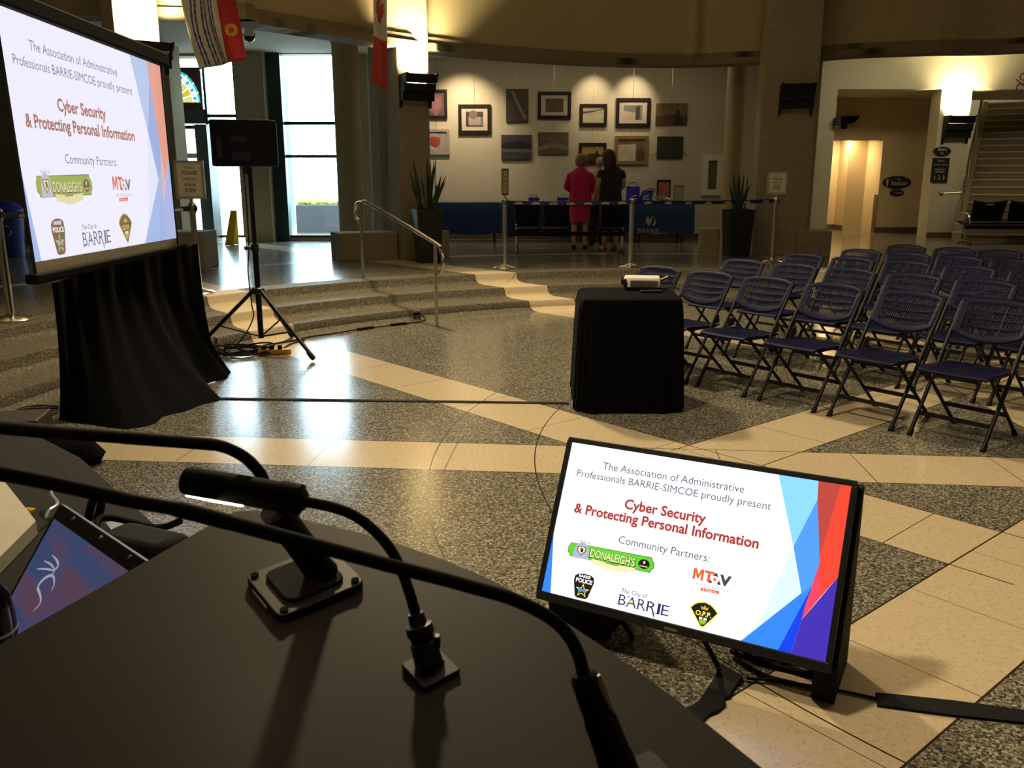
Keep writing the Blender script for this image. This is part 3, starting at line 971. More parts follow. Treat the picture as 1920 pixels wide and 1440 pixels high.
# ---------------------------------------------------------------- pictures on the gallery wall
M['p_red'] = mat('picture_crimson', (0.42, 0.10, 0.13), 0.7, var=0.5, scale=7)
def pic(label, x0, y0, x1, y1, kind, frame=None, mount=None, cols=(), cat='picture'):
    a, b = AT(x0, y1, GY - 0.02), AT(x1, y0, GY - 0.02)
    X0, X1, Z0, Z1 = a.x, b.x, a.z, b.z
    t = thing('wall_picture', label, cat, ((X0 + X1) / 2, GY - 0.04, Z0), 0, 'pictures on the gallery wall')
    cm = [mat('picture_tone', c, 0.55 if kind != 'glossy' else 0.3, var=0.45, scale=5 + 3 * i) for i, c in enumerate(cols)]
    fy0, fy1 = GY - 0.055, GY - 0.006
    fw = 0.065 * (X1 - X0) + 0.02
    if frame:
        mb = MB()
        frame_rect(mb, X0, X1, Z0, Z1, fw, fy0, fy1, frame)
        frame_rect(mb, X0 + fw * 0.7, X1 - fw * 0.7, Z0 + fw * 0.7, Z1 - fw * 0.7, fw * 0.35, fy0 + 0.012, fy1, 'gold' if frame == 'gold' else frame)
        mb.build('frame', t, smooth=False)
        X0, X1, Z0, Z1 = X0 + fw, X1 - fw, Z0 + fw, Z1 - fw
    y = GY - 0.03 if frame else GY - 0.045
    mb = MB()
    mb.bb(X0, X1, y, GY - 0.004, Z0, Z1, cm[0])
    yy = y - 0.001
    U = lambda u, v, d=0.0: (X0 + (X1 - X0) * u, yy - d, Z0 + (Z1 - Z0) * v)
    if mount:
        mb.poly([U(0, 0), U(1, 0), U(1, 1), U(0, 1)], mount)
        m = 0.17
        V = lambda u, v, d=0.0: U(m + (1 - 2 * m) * u, m + (1 - 2 * m) * v, d + 0.001)
        mb.poly([V(0, 0), V(1, 0), V(1, 1), V(0, 1)], cm[0])
    else:
        V = lambda u, v, d=0.0: U(u, v, d)
    if kind == 'flower':
        for r_, c_, k in ((0.42, 1, 0.001), (0.26, 2, 0.002)):
            mb.poly([V(0.42 + r_ * math.cos(q * 0.698) * (1 + 0.25 * (q % 2)), 0.5 + r_ * math.sin(q * 0.698) * (1 + 0.2 * (q % 2)), k) for q in range(9)], cm[c_])
    elif kind == 'streak':
        mb.poly([V(0.22, 0.93, .001), V(0.34, 0.96, .001), V(0.55, 0.62, .001), V(0.92, 0.10, .001), V(0.80, 0.08, .001), V(0.42, 0.6, .001)], cm[1])
    elif kind == 'lake':
        mb.poly([V(0, .40, .001), V(1, .40, .001), V(1, .62, .001), V(0.8, .70, .001), V(0.55, .78, .001), V(0.42, .72, .001), V(0.2, .70, .001), V(0, .6, .001)], cm[1])
        mb.poly([V(0, .30, .002), V(1, .28, .002), V(1, .42, .002), V(0, .44, .002)], cm[2])
    elif kind == 'roots':
        for q in range(14):
            a0 = 0.1 + 0.8 * q / 13
            mb.poly([V(0.5 + (a0 - 0.5) * 1.9, 0.05 + 0.25 * (1 - abs(a0 - 0.5) * 2), .001), V(0.5 + (a0 - 0.5) * 1.9 + 0.03, 0.05 + 0.25 * (1 - abs(a0 - .5) * 2), .001), V(0.52 + (a0 - 0.5) * 0.4, 0.55, .001)], cm[1])
            mb.poly([V(a0, 0.55 + 0.1 * (q % 3), .001), V(a0 + 0.02, 0.55, .001), V(a0 + 0.03 * (q % 2), 0.98, .001)], cm[2])
    elif kind == 'land':
        mb.poly([V(0, 0, .001), V(1, 0, .001), V(1, .42, .001), V(.5, .5, .001), V(0, .38, .001)], cm[1])
        mb.poly([V(.55, 0, .002), V(.9, 0, .002), V(.72, .7, .002), V(.66, .68, .002)], cm[2])
    elif kind == 'hills':  # pale tones paint the glazing's glare into the print
        mb.poly([V(0, 0, .001), V(1, 0, .001), V(1, .55, .001), V(.6, .62, .001), V(.3, .46, .001), V(0, .52, .001)], cm[1])
        mb.poly([V(0, .58, .002), V(.4, .66, .002), V(1, .86, .002), V(1, .92, .002), V(.5, .76, .002), V(0, .7, .002)], cm[2])
    elif kind == 'room':  # bright block is a glass reflection painted as print
        mb.poly([V(0, 0, .001), V(.62, 0, .001), V(.62, .5, .001), V(0, .62, .001)], cm[1])
        mb.poly([V(.66, .0, .001), V(.86, 0, .001), V(.86, .95, .001), V(.66, .9, .001)], cm[2])
    elif kind == 'lamp':  # mirrored brightness of the glass put into the print colours
        mb.poly([V(.15, .1, .001), V(.85, .1, .001), V(.85, .66, .001), V(.15, .66, .001)], cm[1])
        mb.ball(V(.42, .80, .0), 0.09, cm[2], 1, 0.06, 1)
        mb.poly([V(.84, .08, .002), V(1, .08, .002), V(1, .7, .002), V(.84, .62, .002)], cm[2])
    elif kind == 'window':  # bright area paints the glass's reflection into the print
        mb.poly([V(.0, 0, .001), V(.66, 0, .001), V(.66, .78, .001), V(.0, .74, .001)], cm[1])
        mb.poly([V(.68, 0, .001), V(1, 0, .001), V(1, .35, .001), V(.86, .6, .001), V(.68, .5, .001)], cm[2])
    mb.build('print', t, smooth=False)
    if frame:
        mb = MB()
        mb.bb(X0, X1, y - 0.012, y - 0.009, Z0, Z1, 'picglass')
        mb.build('glazing', t, smooth=False)
    mb = MB()
    xm = (X0 + X1) / 2
    mb.cyl((xm, GY - 0.006, Z1), (xm, GY - 0.006, 4.04), 0.0025, 'steel', n=5)
    mb.build('hanging_wire', t)
    return t
pic('dark framed picture of pink blooms beside the pier sconce, top left of the wall', 798, 168, 838, 222, 'flower', 'wood', None, [(0.16, 0.13, 0.15), (0.45, 0.20, 0.24), (0.55, 0.26, 0.32)])
pic('unframed photograph of a red flower on white, below the pink blooms', 794, 242, 843, 290, 'flower', 'pewter', None, [(0.55, 0.50, 0.47), (0.62, 0.58, 0.56), (0.55, 0.10, 0.06)])
pic('heavy dark frame with reflections painted into its print, hung alone at left', 860, 196, 920, 251, 'lamp', 'wood', 'paper', [(0.08, 0.07, 0.06), (0.55, 0.46, 0.46), (0.30, 0.22, 0.22)])
pic('tall dark canvas with one pale diagonal streak', 949, 167, 991, 229, 'streak', None, None, [(0.05, 0.042, 0.034), (0.26, 0.20, 0.17)])
pic('brown print in a wide pale mount and wooden frame', 1008, 172, 1071, 223, 'plain', 'wood', 'paper', [(0.20, 0.13, 0.09)])
pic('small dark frame with bright reflections painted as hills, above the couple', 1087, 195, 1138, 236, 'hills', 'wood', None, [(0.62, 0.58, 0.45), (0.80, 0.70, 0.46), (0.10, 0.09, 0.07)])
pic('large black frame with reflections painted as a pale interior', 1154, 184, 1220, 238, 'room', 'wood', 'paper', [(0.30, 0.31, 0.30), (0.75, 0.66, 0.46), (0.07, 0.07, 0.06)])
pic('unframed rusty landscape canvas at the right end of the top row', 1229, 194, 1289, 234, 'land', None, None, [(0.20, 0.12, 0.05), (0.10, 0.05, 0.025), (0.025, 0.018, 0.014)])
pic('unframed dark blue lake canvas in the lower row', 940, 253, 997, 299, 'lake', None, None, [(0.045, 0.045, 0.062), (0.010, 0.010, 0.012), (0.10, 0.10, 0.12)])
pic('unframed grey canvas of pale spreading roots', 1009, 248, 1066, 289, 'roots', None, None, [(0.11, 0.085, 0.065), (0.50, 0.44, 0.36), (0.26, 0.21, 0.17)])
pic('dark framed golden street scene half hidden by the couple', 1085, 268, 1137, 308, 'land', 'wood', None, [(0.55, 0.38, 0.13), (0.04, 0.028, 0.018), (0.03, 0.02, 0.012)])
pic('large gilt frame with bright reflections painted into its print, lower row right of the couple', 1152, 255, 1216, 308, 'window', 'gold', None, [(0.22, 0.17, 0.09), (0.85, 0.78, 0.58), (0.11, 0.085, 0.045)])
pic('unframed nearly black canvas at the right end of the lower row', 1231, 256, 1281, 297, 'roots', None, None, [(0.022, 0.026, 0.022), (0.045, 0.05, 0.042), (0.06, 0.06, 0.05)])
for x, ty, en, ang, out in ((872, 260, 210, 88, 1.0), (1112, 205, 70, 62, 0.75), (1186, 205, 80, 62, 0.75)):
    tg = AT(x, ty, GY)
    light('picture_spot', 'SPOT', (tg.x, GY - out, 3.98), en, (1.0, 0.74, 0.46), (tg.x, GY, tg.z + 0.1), shadow_soft_size=0.03, spot_size=R(ang), spot_blend=1.0)
# fire cabinet by the round column
a, b = AT(1318, 368, 17.69), AT(1353, 287, 17.69)
t = thing('fire_cabinet', 'white framed glass fire cabinet on the wall beside the right planter', 'cabinet', ((a.x + b.x) / 2, 18.5, a.z))
ox = 5.21 - 0.02
a, b = AT(1314, 366, GY), AT(1356, 290, GY)
mb = MB()
frame_rect(mb, a.x, b.x, a.z, b.z, 0.12, GY - 0.06, GY - 0.004, 'white')
mb.build('frame', t, smooth=False)
mb = MB()
mb.bb(a.x + 0.12, b.x - 0.12, GY - 0.03, GY - 0.02, a.z + 0.12, b.z - 0.12, mat('cabinet_glass', (0.12, 0.14, 0.09), 0.08))
mb.build('door', t, smooth=False)
mb = MB()
mb.bb(a.x + 0.13, a.x + 0.16, GY - 0.05, GY - 0.03, a.z + 0.13, a.z + 0.40, 'chrome')
mb.build('handle', t, smooth=False)

# ---------------------------------------------------------------- tables under the pictures
TZ = S + 0.79
def gallery_table(label, x0, x1, y0, y1, legs=True):
    t = thing('folding_table', label, 'table', ((x0 + x1) / 2, (y0 + y1) / 2, S), 0, 'tables under the pictures')
    mb = MB()
    mb.bb(x0, x1, y0, y1, TZ - 0.03, TZ - 0.002, 'white')
    mb.build('tabletop', t, smooth=False)
    for x in (x0 + 0.2, x1 - 0.2):
        for y in (y0 + 0.1, y1 - 0.1):
            mb = MB()
            mb.cyl((x, y, S + 0.001), (x, y, TZ - 0.03), 0.016, 'black_metal', n=8)
            mb.build('leg', t)
def gallery_cloth(label, x0, x1, y0, y1, drop, m, seed, mark=False):
    rnd = random.Random(seed)
    ph = [rnd.uniform(0, 6) for _ in range(4)]
    mb = MB()
    per = []
    n = 44
    for i in range(n):                        # walk round the table's edge
        u = i / n * 4
        k, f = int(u), u - int(u)
        c = [((x0, y0), (x1, y0)), ((x1, y0), (x1, y1)), ((x1, y1), (x0, y1)), ((x0, y1), (x0, y0))][k]
        per.append((c[0][0] + (c[1][0] - c[0][0]) * f, c[0][1] + (c[1][1] - c[0][1]) * f, k))
    cxm, cym = (x0 + x1) / 2, (y0 + y1) / 2
    rows = [(0.0, 0.002), (0.012, -0.02), (0.018, -0.25), (0.02, -0.5 * drop - 0.1), (0.024, -drop)]
    vs = []
    for r, (off, dz) in enumerate(rows):
        for i, (x, y, k) in enumerate(per):
            fold = (0.5 + 0.5 * math.sin(i * 2.1 + ph[0])) * 0.022 * (r / 4)
            nx, ny = [(0, -1), (1, 0), (0, 1), (-1, 0)][k]
            vs.append((x + nx * (off + fold), y + ny * (off + fold), TZ + dz + (0.02 * math.sin(i * 0.9 + ph[1]) if r == 4 else 0)))
    fs = [tuple(range(n))] + [(r * n + i, r * n + (i + 1) % n, (r + 1) * n + (i + 1) % n, (r + 1) * n + i) for r in range(4) for i in range(n)]
    mb.add(vs, fs, m)
    if mark:                                  # the white flame and town name on the cloth's front
        y = y0 - 0.055
        q = lambda a, b: (cxm - 0.25 + a, y, TZ - 0.45 + b)
        mb.slab([q(-.09, .08), (q(.0, .0)), q(.04, .10), q(.06, .22), q(.0, .12), q(-.04, .20)], (0, -1, 0), 0.002, 'pewter')
        mb.slab([q(.05, .02), q(.10, .10), q(.09, .18), q(.13, .08), q(.10, .0)], (0, -1, 0), 0.002, 'pewter')
        flat_text(mb, 'BARRIE', q(-.02, -.14), (1, 0, 0), (0, 0, 1), 0.42, 'pewter', 0.0, 1.0, True)
    o = mb.build('tablecloth')
    return tag(o, label, 'tablecloth', 'blue tablecloths')
def gx(x, Y=17.5):
    return AT(x, 400, Y).x
gallery_table('folding table under the blue cloth left of the stanchion', gx(795), gx(945), 17.45, 18.15)
gallery_cloth('bright blue tablecloth left of the gilt sign stanchion', gx(795), gx(945), 17.45, 18.15, 0.62, 'blue_cloth', 1)
gallery_table('folding table under navy cloth behind the two women', gx(952), gx(1172), 17.45, 18.15)
gallery_cloth('dark navy tablecloth behind the two women', gx(952), gx(1172), 17.45, 18.15, 0.66, 'dark_blue_cloth', 2)
gallery_table('folding table under the cloth with the white flame', gx(1180), gx(1298), 17.35, 18.05)
gallery_cloth('blue tablecloth with a white flame emblem, at the right end', gx(1180), gx(1298), 17.35, 18.05, 0.60, 'blue_cloth', 3, True)
def bottle_pack(label, x, n):
    t = thing('water_bottle_pack', label, 'bottles', (gx(x), 17.6, TZ), 0, 'packs of bottled water')
    c = gx(x)
    for i in range(n):
        for j in range(2):
            mb = MB()
            mb.lathe([(0.033, TZ + 0.004), (0.035, TZ + 0.03), (0.035, TZ + 0.13), (0.014, TZ + 0.17), (0.014, TZ + 0.185)], (c + (i - (n - 1) / 2) * 0.073, 17.58 + j * 0.075, 0), 'wet', 10)
            mb.build('bottle', t)
    mb = MB()
    mb.bb(c - n * 0.0375, c + n * 0.0375, 17.535, 17.542, TZ + 0.05, TZ + 0.10, 'tote')
    mb.build('label_band', t, smooth=False)
bottle_pack('pack of water bottles on the navy cloth, farther left', 1001, 3)
bottle_pack('pack of water bottles on the navy cloth at the pink woman\'s elbow', 1055, 3)
def tote(label, x0, x1, ytop, slump):
    a, b = AT(x0, 376, 17.6), AT(x1, ytop, 17.6)
    t = thing('tote_bag', label, 'bag', ((a.x + b.x) / 2, 17.6, TZ), 0, 'royal blue tote bags')
    W, hh = b.x - a.x, b.z - TZ
    mb = MB()
    xm = (a.x + b.x) / 2
    rings = []
    for k in range(7):
        v = k / 6
        rings.append(((xm + slump * v * v * W * 0.4, 17.62, TZ + 0.004 + hh * v * (1 - 0.0)), W / 2 * (1.0 - 0.25 * slump * v), 0.11 * (1 - 0.55 * v)))
    mb.loft(rings, 'tote', 18)
    mb.build('bag', t)
    mb = MB()
    mb.slab([(xm - 0.06, 17.50, TZ + 0.10), (xm + 0.06, 17.50, TZ + 0.14), (xm + 0.05, 17.50, TZ + 0.16), (xm - 0.05, 17.50, TZ + 0.12)], (0, -1, 0), 0.003, 'white')
    flat_text(mb, 'BARRIE', (xm, 17.497, TZ + 0.06), (1, 0, 0), (0, 0, 1), 0.14, 'white', 0.01, 1.0, True)
    mb.build('print', t, smooth=False)
    mb = MB()
    zt = TZ + hh
    mb.tube(spline([(xm - 0.1 + slump * 0.2, 17.6, zt - 0.02), (xm - 0.07 + slump * 0.2, 17.6, zt + 0.07 * (1 - slump)), (xm + 0.05 + slump * 0.2, 17.6, zt + 0.07 * (1 - slump)), (xm + 0.08 + slump * 0.2, 17.6, zt - 0.02)], 5), 0.008, 'tote', 6)
    mb.build('handle', t)
tote('upright royal blue tote bag on the right-hand table', 1174, 1200, 350, 0.0)
tote('slumped royal blue tote bag leaning right of the upright one', 1198, 1223, 357, 0.6)
mb = MB()
a, b = AT(1231, 377, 17.75), AT(1258, 337, 17.75)
t = thing('display_box', 'tall dark framed display box standing on the right-hand table', 'box', ((a.x + b.x) / 2, 17.75, TZ))
mb.bb(a.x, b.x, 17.75, 17.80, TZ + 0.003, b.z, 'wood')
mb.build('back', t, smooth=False, bevel=0.004)
mb = MB()
mb.bb(a.x + 0.03, b.x - 0.03, 17.742, 17.749, TZ + 0.05, b.z - 0.05, M['p_red'])
mb.build('panel', t, smooth=False)
a, b = AT(1263, 377, 17.75), AT(1282, 347, 17.75)
t = thing('photo_frame', 'thin framed card at the right end of the table, beside the display box', 'frame', ((a.x + b.x) / 2, 17.75, TZ))
mb = MB()
frame_rect(mb, a.x, b.x, TZ + 0.003, b.z, 0.018, 17.74, 17.76, 'gold')
mb.build('frame', t, smooth=False)
mb = MB()
mb.bb(a.x + 0.018, b.x - 0.018, 17.748, 17.756, TZ + 0.02, b.z - 0.018, mat('card', (0.35, 0.33, 0.27), 0.8, var=0.3, scale=9))
mb.build('card', t, smooth=False)
rnd = random.Random(4)
mb = MB()
for i in range(16):
    c = gx(rnd.uniform(1226, 1252))
    a = rnd.uniform(0, 3)
    z = TZ + 0.004 + 0.006 * i
    u = Vector((math.cos(a), math.sin(a) * 0.5, rnd.uniform(-.25, .25))) * 0.07
    v = Vector((-math.sin(a), math.cos(a) * 0.5, rnd.uniform(-.25, .25))) * 0.05
    o = Vector((c, 17.46 + 0.01 * (i % 3), z + 0.03))
    mb.slab([o - u - v, o + u - v, o + u + v, o - u + v], (0, 0, 1), 0.003, 'paper')
tag(mb.build('crumpled_papers', None, smooth=False), 'heap of loose crumpled papers on the right-hand table', 'papers', kind='stuff')

# beam seating: black seats on a beam with steel feet
def beam_bench(label, x0, x1, y, n, skip=(), mark=True):
    t = thing('beam_bench', label, 'bench', ((x0 + x1) / 2, y, S), 0, 'black beam seats')
    W = (x1 - x0) / n
    mb = MB()
    mb.bb(x0 + 0.03, x1 - 0.03, y + 0.02, y + 0.10, S + 0.30, S + 0.37, 'matte_black')
    mb.build('beam', t, smooth=False, bevel=0.005)
    for k in range(n):
        if k in skip:
            continue
        a, b = x0 + k * W + 0.03, x0 + (k + 1) * W - 0.03
        mb = MB()
        mb.grid(lambda u, v: Vector((a + (b - a) * u, y - 0.02 + 0.42 * v, S + 0.41 + 0.03 * v - 0.03 * math.sin(v * 3.1))), 4, 6, 'matte_black')
        mb.build('seat', t, solid=0.03)
        mb = MB()
        def bk(u, v):
            sc_ = 1 - 0.10 * (1 - v)
            xm, hw = (a + b) / 2, (b - a) / 2
            return Vector((xm + hw * sc_ * (2 * u - 1), y - 0.03 - 0.09 * v + 0.03 * (2 * u - 1) ** 2 * -1, S + 0.46 + 0.40 * v - 0.04 * (1 - (2 * u - 1) ** 2) * v))
        mb.grid(bk, 8, 6, 'matte_black')
        mb.build('backrest', t, solid=0.02)
        if not mark:
            continue
        mb = MB()
        flat_text(mb, 'BARRIE', ((a + b) / 2, y - 0.155, S + 0.76), (1, 0, 0), (0, 0.2, 1), 0.14, 'pewter', 0.02, 1.0, True)
        mb.build('white_lettering', t, smooth=False)
    for x in (x0 + 0.06, x1 - 0.06):
        mb = MB()
        mb.cyl((x, y + 0.06, S + 0.06), (x, y + 0.06, S + 0.31), 0.022, 'chrome', n=12)
        mb.tube([(x - 0.0, y - 0.16, S + 0.03), (x, y + 0.06, S + 0.075), (x, y + 0.30, S + 0.03)], [0.018, 0.026, 0.018], 'black', 10)
        mb.ball((x, y - 0.16, S + 0.026), 0.026, 'black', nu=10, nv=6)
        mb.ball((x, y + 0.30, S + 0.026), 0.026, 'black', nu=10, nv=6)
        mb.build('leg', t)
        mb = MB()
        mb.tube(spline([(x, y + 0.06, S + 0.36), (x, y - 0.05, S + 0.45), (x, y + 0.10, S + 0.60), (x, y + 0.32, S + 0.60)], 5), 0.014, 'chrome', 8)
        mb.build('armrest', t)
a, b = AT(962, 474, 14.95), AT(1170, 474, 14.95)
beam_bench('black beam bench in front of the navy table, near the two women', a.x, b.x, 14.72, 4, (2,), False)
a, b = AT(1806, 455, 16.9), AT(2010, 455, 16.9)
beam_bench('black beam bench at the foot of the far stairs', a.x, b.x, 16.9, 3)

# ---------------------------------------------------------------- people
M['skin'] = mat('skin', (0.52, 0.31, 0.20), 0.6, var=0.08)
M['blond'] = mat('blond_hair', (0.24, 0.13, 0.045), 0.6, var=0.4, scale=70)
M['darkhair'] = mat('dark_brown_hair', (0.014, 0.009, 0.006), 0.5, var=0.4, scale=70)
M['greyhair'] = mat('grey_hair', (0.30, 0.26, 0.19), 0.7, var=0.3, scale=70)
M['pink'] = mat('hot_pink_knit', (0.52, 0.015, 0.115), 0.9, var=0.15, scale=40)
M['dress'] = mat('dark_patterned_dress', (0.018, 0.013, 0.010), 0.9, var=0.7, scale=90)
M['shirt'] = mat('pale_grey_shirt', (0.36, 0.35, 0.31), 0.9, var=0.1)
M['trouser'] = mat('dark_trousers', (0.02, 0.02, 0.025), 0.9)
M['redshoe'] = mat('red_shoes', (0.28, 0.015, 0.02), 0.4)
def skin_body(joints, edges, root):
    me = bpy.data.meshes.new('figure')
    ks = list(joints)
    me.from_pydata([joints[k][0] for k in ks], [(ks.index(a), ks.index(b)) for a, b in edges], [])
    o = bpy.data.objects.new('figure', me)
    C.objects.link(o)
    md = o.modifiers.new('skin', 'SKIN')
    md.use_smooth_shade = True
    for v, k in zip(me.skin_vertices[0].data, ks):
        v.radius = joints[k][1]
        v.use_root = (k == root)
    sb = o.modifiers.new('sub', 'SUBSURF')
    sb.levels = 2
    dg = bpy.context.evaluated_depsgraph_get()
    out = bpy.data.meshes.new_from_object(o.evaluated_get(dg))
    vs = [v.co.copy() for v in out.vertices]
    fs = [tuple(p.vertices) for p in out.polygons]
    bpy.data.objects.remove(o)
    return vs, fs
def person(label, loc, yaw, h, arms, head_tilt=(0, 0)):
    # the figure looks along +Y before it is turned; scale 1 = 1.70 m
    k = h / 1.70
    J = {'pelvis': ((0, 0, 0.93), (0.15, 0.115)), 'waist': ((0, 0, 1.08), (0.135, 0.10)), 'chest': ((0, -0.01, 1.27), (0.15, 0.11)), 'neck0': ((0, -0.015, 1.43), (0.075, 0.07)),
         'neck': ((0, 0.0, 1.49), (0.052, 0.055)), 'head0': ((head_tilt[0] * 0.4, 0.015, 1.555), (0.066, 0.078)), 'head': ((head_tilt[0], 0.015, 1.625), (0.075, 0.09)), 'crown': ((head_tilt[0] * 1.2, 0.005, 1.68), (0.05, 0.062))}
    E_ = [('pelvis', 'waist'), ('waist', 'chest'), ('chest', 'neck0'), ('neck0', 'neck'), ('neck', 'head0'), ('head0', 'head'), ('head', 'crown')]
    for s, n in ((-1, 'l'), (1, 'r')):
        J[n + 'sh'] = ((s * 0.165, -0.01, 1.38), (0.06, 0.055))
        el, wr = arms[n]
        J[n + 'el'] = (el, (0.043, 0.043))
        J[n + 'wr'] = (wr, (0.027, 0.027))
        d = (Vector(wr) - Vector(el)).normalized()
        J[n + 'pa'] = (tuple(Vector(wr) + d * 0.075), (0.038, 0.018))
        J[n + 'hip'] = ((s * 0.095, 0, 0.86), (0.095, 0.09))
        J[n + 'kn'] = ((s * 0.10, 0.012, 0.49), (0.056, 0.056))
        J[n + 'ca'] = ((s * 0.10, -0.018, 0.34), (0.053, 0.053))
        J[n + 'an'] = ((s * 0.10, -0.02, 0.085), (0.033, 0.036))
        J[n + 'to'] = ((s * 0.115, 0.11, 0.03), (0.036, 0.026))
        E_ += [('chest', n + 'sh'), (n + 'sh', n + 'el'), (n + 'el', n + 'wr'), (n + 'wr', n + 'pa'), ('pelvis', n + 'hip'), (n + 'hip', n + 'kn'), (n + 'kn', n + 'ca'), (n + 'ca', n + 'an'), (n + 'an', n + 'to')]
    vs, fs = skin_body(J, E_, 'pelvis')
    T = Matrix.Translation(Vector(loc)) @ Matrix.Rotation(yaw, 4, 'Z') @ Matrix.Scale(k, 4)
    mb = MB()
    mb.add([T @ v for v in vs], fs, 'skin')
    for s, n in ((-1, 'l'), (1, 'r')):          # fingers and thumb grow out of each palm
        d = (Vector(J[n + 'pa'][0]) - Vector(J[n + 'wr'][0])).normalized()
        side = d.cross(Vector((s, 0, 0))).normalized()
        o = Vector(J[n + 'pa'][0])
        for q, ln in ((-1.5, .062), (-.5, .074), (.5, .080), (1.5, .070)):
            p0 = o + side * (q * 0.017)
            p1 = p0 + d * ln * 0.55
            p2 = p1 + (d * 0.8 - Vector((s * 0.5, 0, 0))) * ln * 0.5
            mb.tube([T @ p0, T @ p1, T @ p2], [0.0085 * k, 0.008 * k, 0.006 * k], 'skin', 7)
        p0 = Vector(J[n + 'wr'][0]) + d * 0.03 + side * 0.025
        mb.tube([T @ p0, T @ (p0 + d * 0.03 + side * 0.022), T @ (p0 + d * 0.062 + side * 0.026)], [0.011 * k, 0.0095 * k, 0.007 * k], 'skin', 7)
    hx = head_tilt[0]
    hp = lambda x, y, z: T @ Vector((hx + x, y, z))
    mb.tube([hp(0, 0.105, 1.635), hp(0, 0.128, 1.605), hp(0, 0.105, 1.597)], [0.010 * k, 0.014 * k, 0.010 * k], 'skin', 8)
    for s in (-1, 1):
        mb.ball(hp(s * 0.032, 0.098, 1.637), 0.013 * k, 'white', nu=8, nv=6)
        mb.ball(hp(s * 0.032, 0.110, 1.637), 0.006 * k, 'ink', nu=8, nv=6)
        mb.ball(hp(s * 0.078, 0.01, 1.62), 0.028 * k, 'skin', 0.35, 0.7, 1.1, 10, 7)
    mb.box(hp(0, 0.10, 1.567), (0.045 * k, 0.012 * k, 0.008 * k), M['p_red'])
    o = mb.build('person')
    tag(o, label, 'person')
    return o, T, J, k
def loft_part(o, T, name, rings, m, n=24, cap=True, solid=0.0):
    mb = MB()
    mb.loft(rings, m, n, cap)
    mb.v = [tuple(T @ Vector(v)) for v in mb.v]
    return mb.build(name, o, solid=solid)
def sleeves(o, T, J, m, frac, r0, r1, name='sleeve'):
    for n in 'lr':
        a, b, c = (Vector(J[n + q][0]) for q in ('sh', 'el', 'wr'))
        inw = Vector((-math.copysign(0.07, a.x), 0, -0.045))
        pts = [a + inw, a + Vector((-math.copysign(0.012, a.x), 0, -0.038)), a.lerp(b, 0.25), a.lerp(b, 0.55)]
        if frac > 0.5:
            pts += [b, b.lerp(c, (frac - 0.5) * 2)]
        rs = [r0 + (r1 - r0) * i / (len(pts) - 1) for i in range(len(pts))]
        rs[0], rs[1] = r0 * 0.5, r0 * 0.84
        mb = MB()
        mb.tube([T @ p for p in pts], [r * T.to_scale().x for r in rs], m, 14)
        mb.build(name, o)
def shoes(o, T, J, m, heel=0.0):
    for n in 'lr':
        a, t = Vector(J[n + 'an'][0]), Vector(J[n + 'to'][0])
        mb = MB()
        mb.tube([T @ Vector((a.x, a.y - 0.035, 0.032)), T @ Vector((a.x, a.y + 0.02, 0.036)), T @ Vector((t.x, t.y, 0.03)), T @ Vector((t.x, t.y + 0.045, 0.024))], [0.033, 0.041, 0.043, 0.018], m, 12)
        mb.build('shoe', o)
wp = G(1086, 467, S)
o, T, J, k = person('woman in a hot pink cardigan and skirt with a blond bob, seen from behind', wp, R(-12), 1.68,
                    {'l': ((-0.26, 0.02, 1.12), (-0.20, 0.22, 1.06)), 'r': ((0.255, 0.01, 1.12), (0.19, 0.22, 1.05))}, (0.02, 0))
loft_part(o, T, 'cardigan', [((0, 0, 0.80), .215, .165), ((0, 0, 0.90), .215, .17), ((0, 0, 1.05), .19, .15), ((0, -.01, 1.22), .195, .145), ((0, -.015, 1.33), .198, .13), ((0, -.015, 1.385), .178, .118), ((0, -.015, 1.425), .128, .10), ((0, -.01, 1.465), .075, .075)], 'pink')
sleeves(o, T, J, 'pink', 0.95, 0.078, 0.05)
loft_part(o, T, 'skirt', [((0, 0, 0.50), .175, .14), ((0, 0, 0.60), .18, .145), ((0, 0, 0.82), .19, .15)], 'pink')
loft_part(o, T, 'hair', [((.012, -.005, 1.49), .095, .085), ((.016, -.008, 1.53), .118, .105), ((.02, -.008, 1.60), .122, .112), ((.022, -.004, 1.66), .105, .105), ((.024, 0, 1.70), .07, .075), ((.024, 0, 1.72), .025, .03)], 'blond')
shoes(o, T, J, 'matte_black')
wp = G(1142, 470, S)
o, T, J, k = person('woman in a dark short-sleeved dress with long dark hair and red shoes', wp, R(14), 1.73,
                    {'l': ((-0.235, -0.02, 1.13), (-0.27, 0.10, 0.90)), 'r': ((0.25, 0.0, 1.12), (0.22, 0.2, 1.02))}, (-0.045, 0))
loft_part(o, T, 'dress', [((0, 0, 0.47), .185, .15), ((0, 0, 0.60), .19, .155), ((0, 0, 0.86), .205, .165), ((0, 0, 1.05), .185, .145), ((0, -.01, 1.22), .195, .145), ((0, -.015, 1.33), .198, .13), ((0, -.015, 1.385), .178, .118), ((0, -.015, 1.425), .128, .10), ((0, -.01, 1.465), .075, .075)], 'dress')
sleeves(o, T, J, 'dress', 0.5, 0.078, 0.066)
loft_part(o, T, 'hair', [((-.03, -.05, 1.36), .085, .05), ((-.035, -.045, 1.44), .11, .075), ((-.045, -.02, 1.54), .12, .105), ((-.05, -.008, 1.62), .12, .115), ((-.053, -.002, 1.68), .10, .10), ((-.054, 0, 1.72), .05, .055)], 'darkhair')
shoes(o, T, J, 'redshoe')
wp = AT(1119, 452, 16.75)
wp.z = S
o, T, J, k = person('grey-haired man in a pale shirt between the two women, mostly hidden', wp, R(0), 1.66,
                    {'l': ((-0.25, 0.05, 1.13), (-0.2, 0.25, 1.08)), 'r': ((0.25, 0.05, 1.13), (0.2, 0.25, 1.08))}, (0.04, 0))
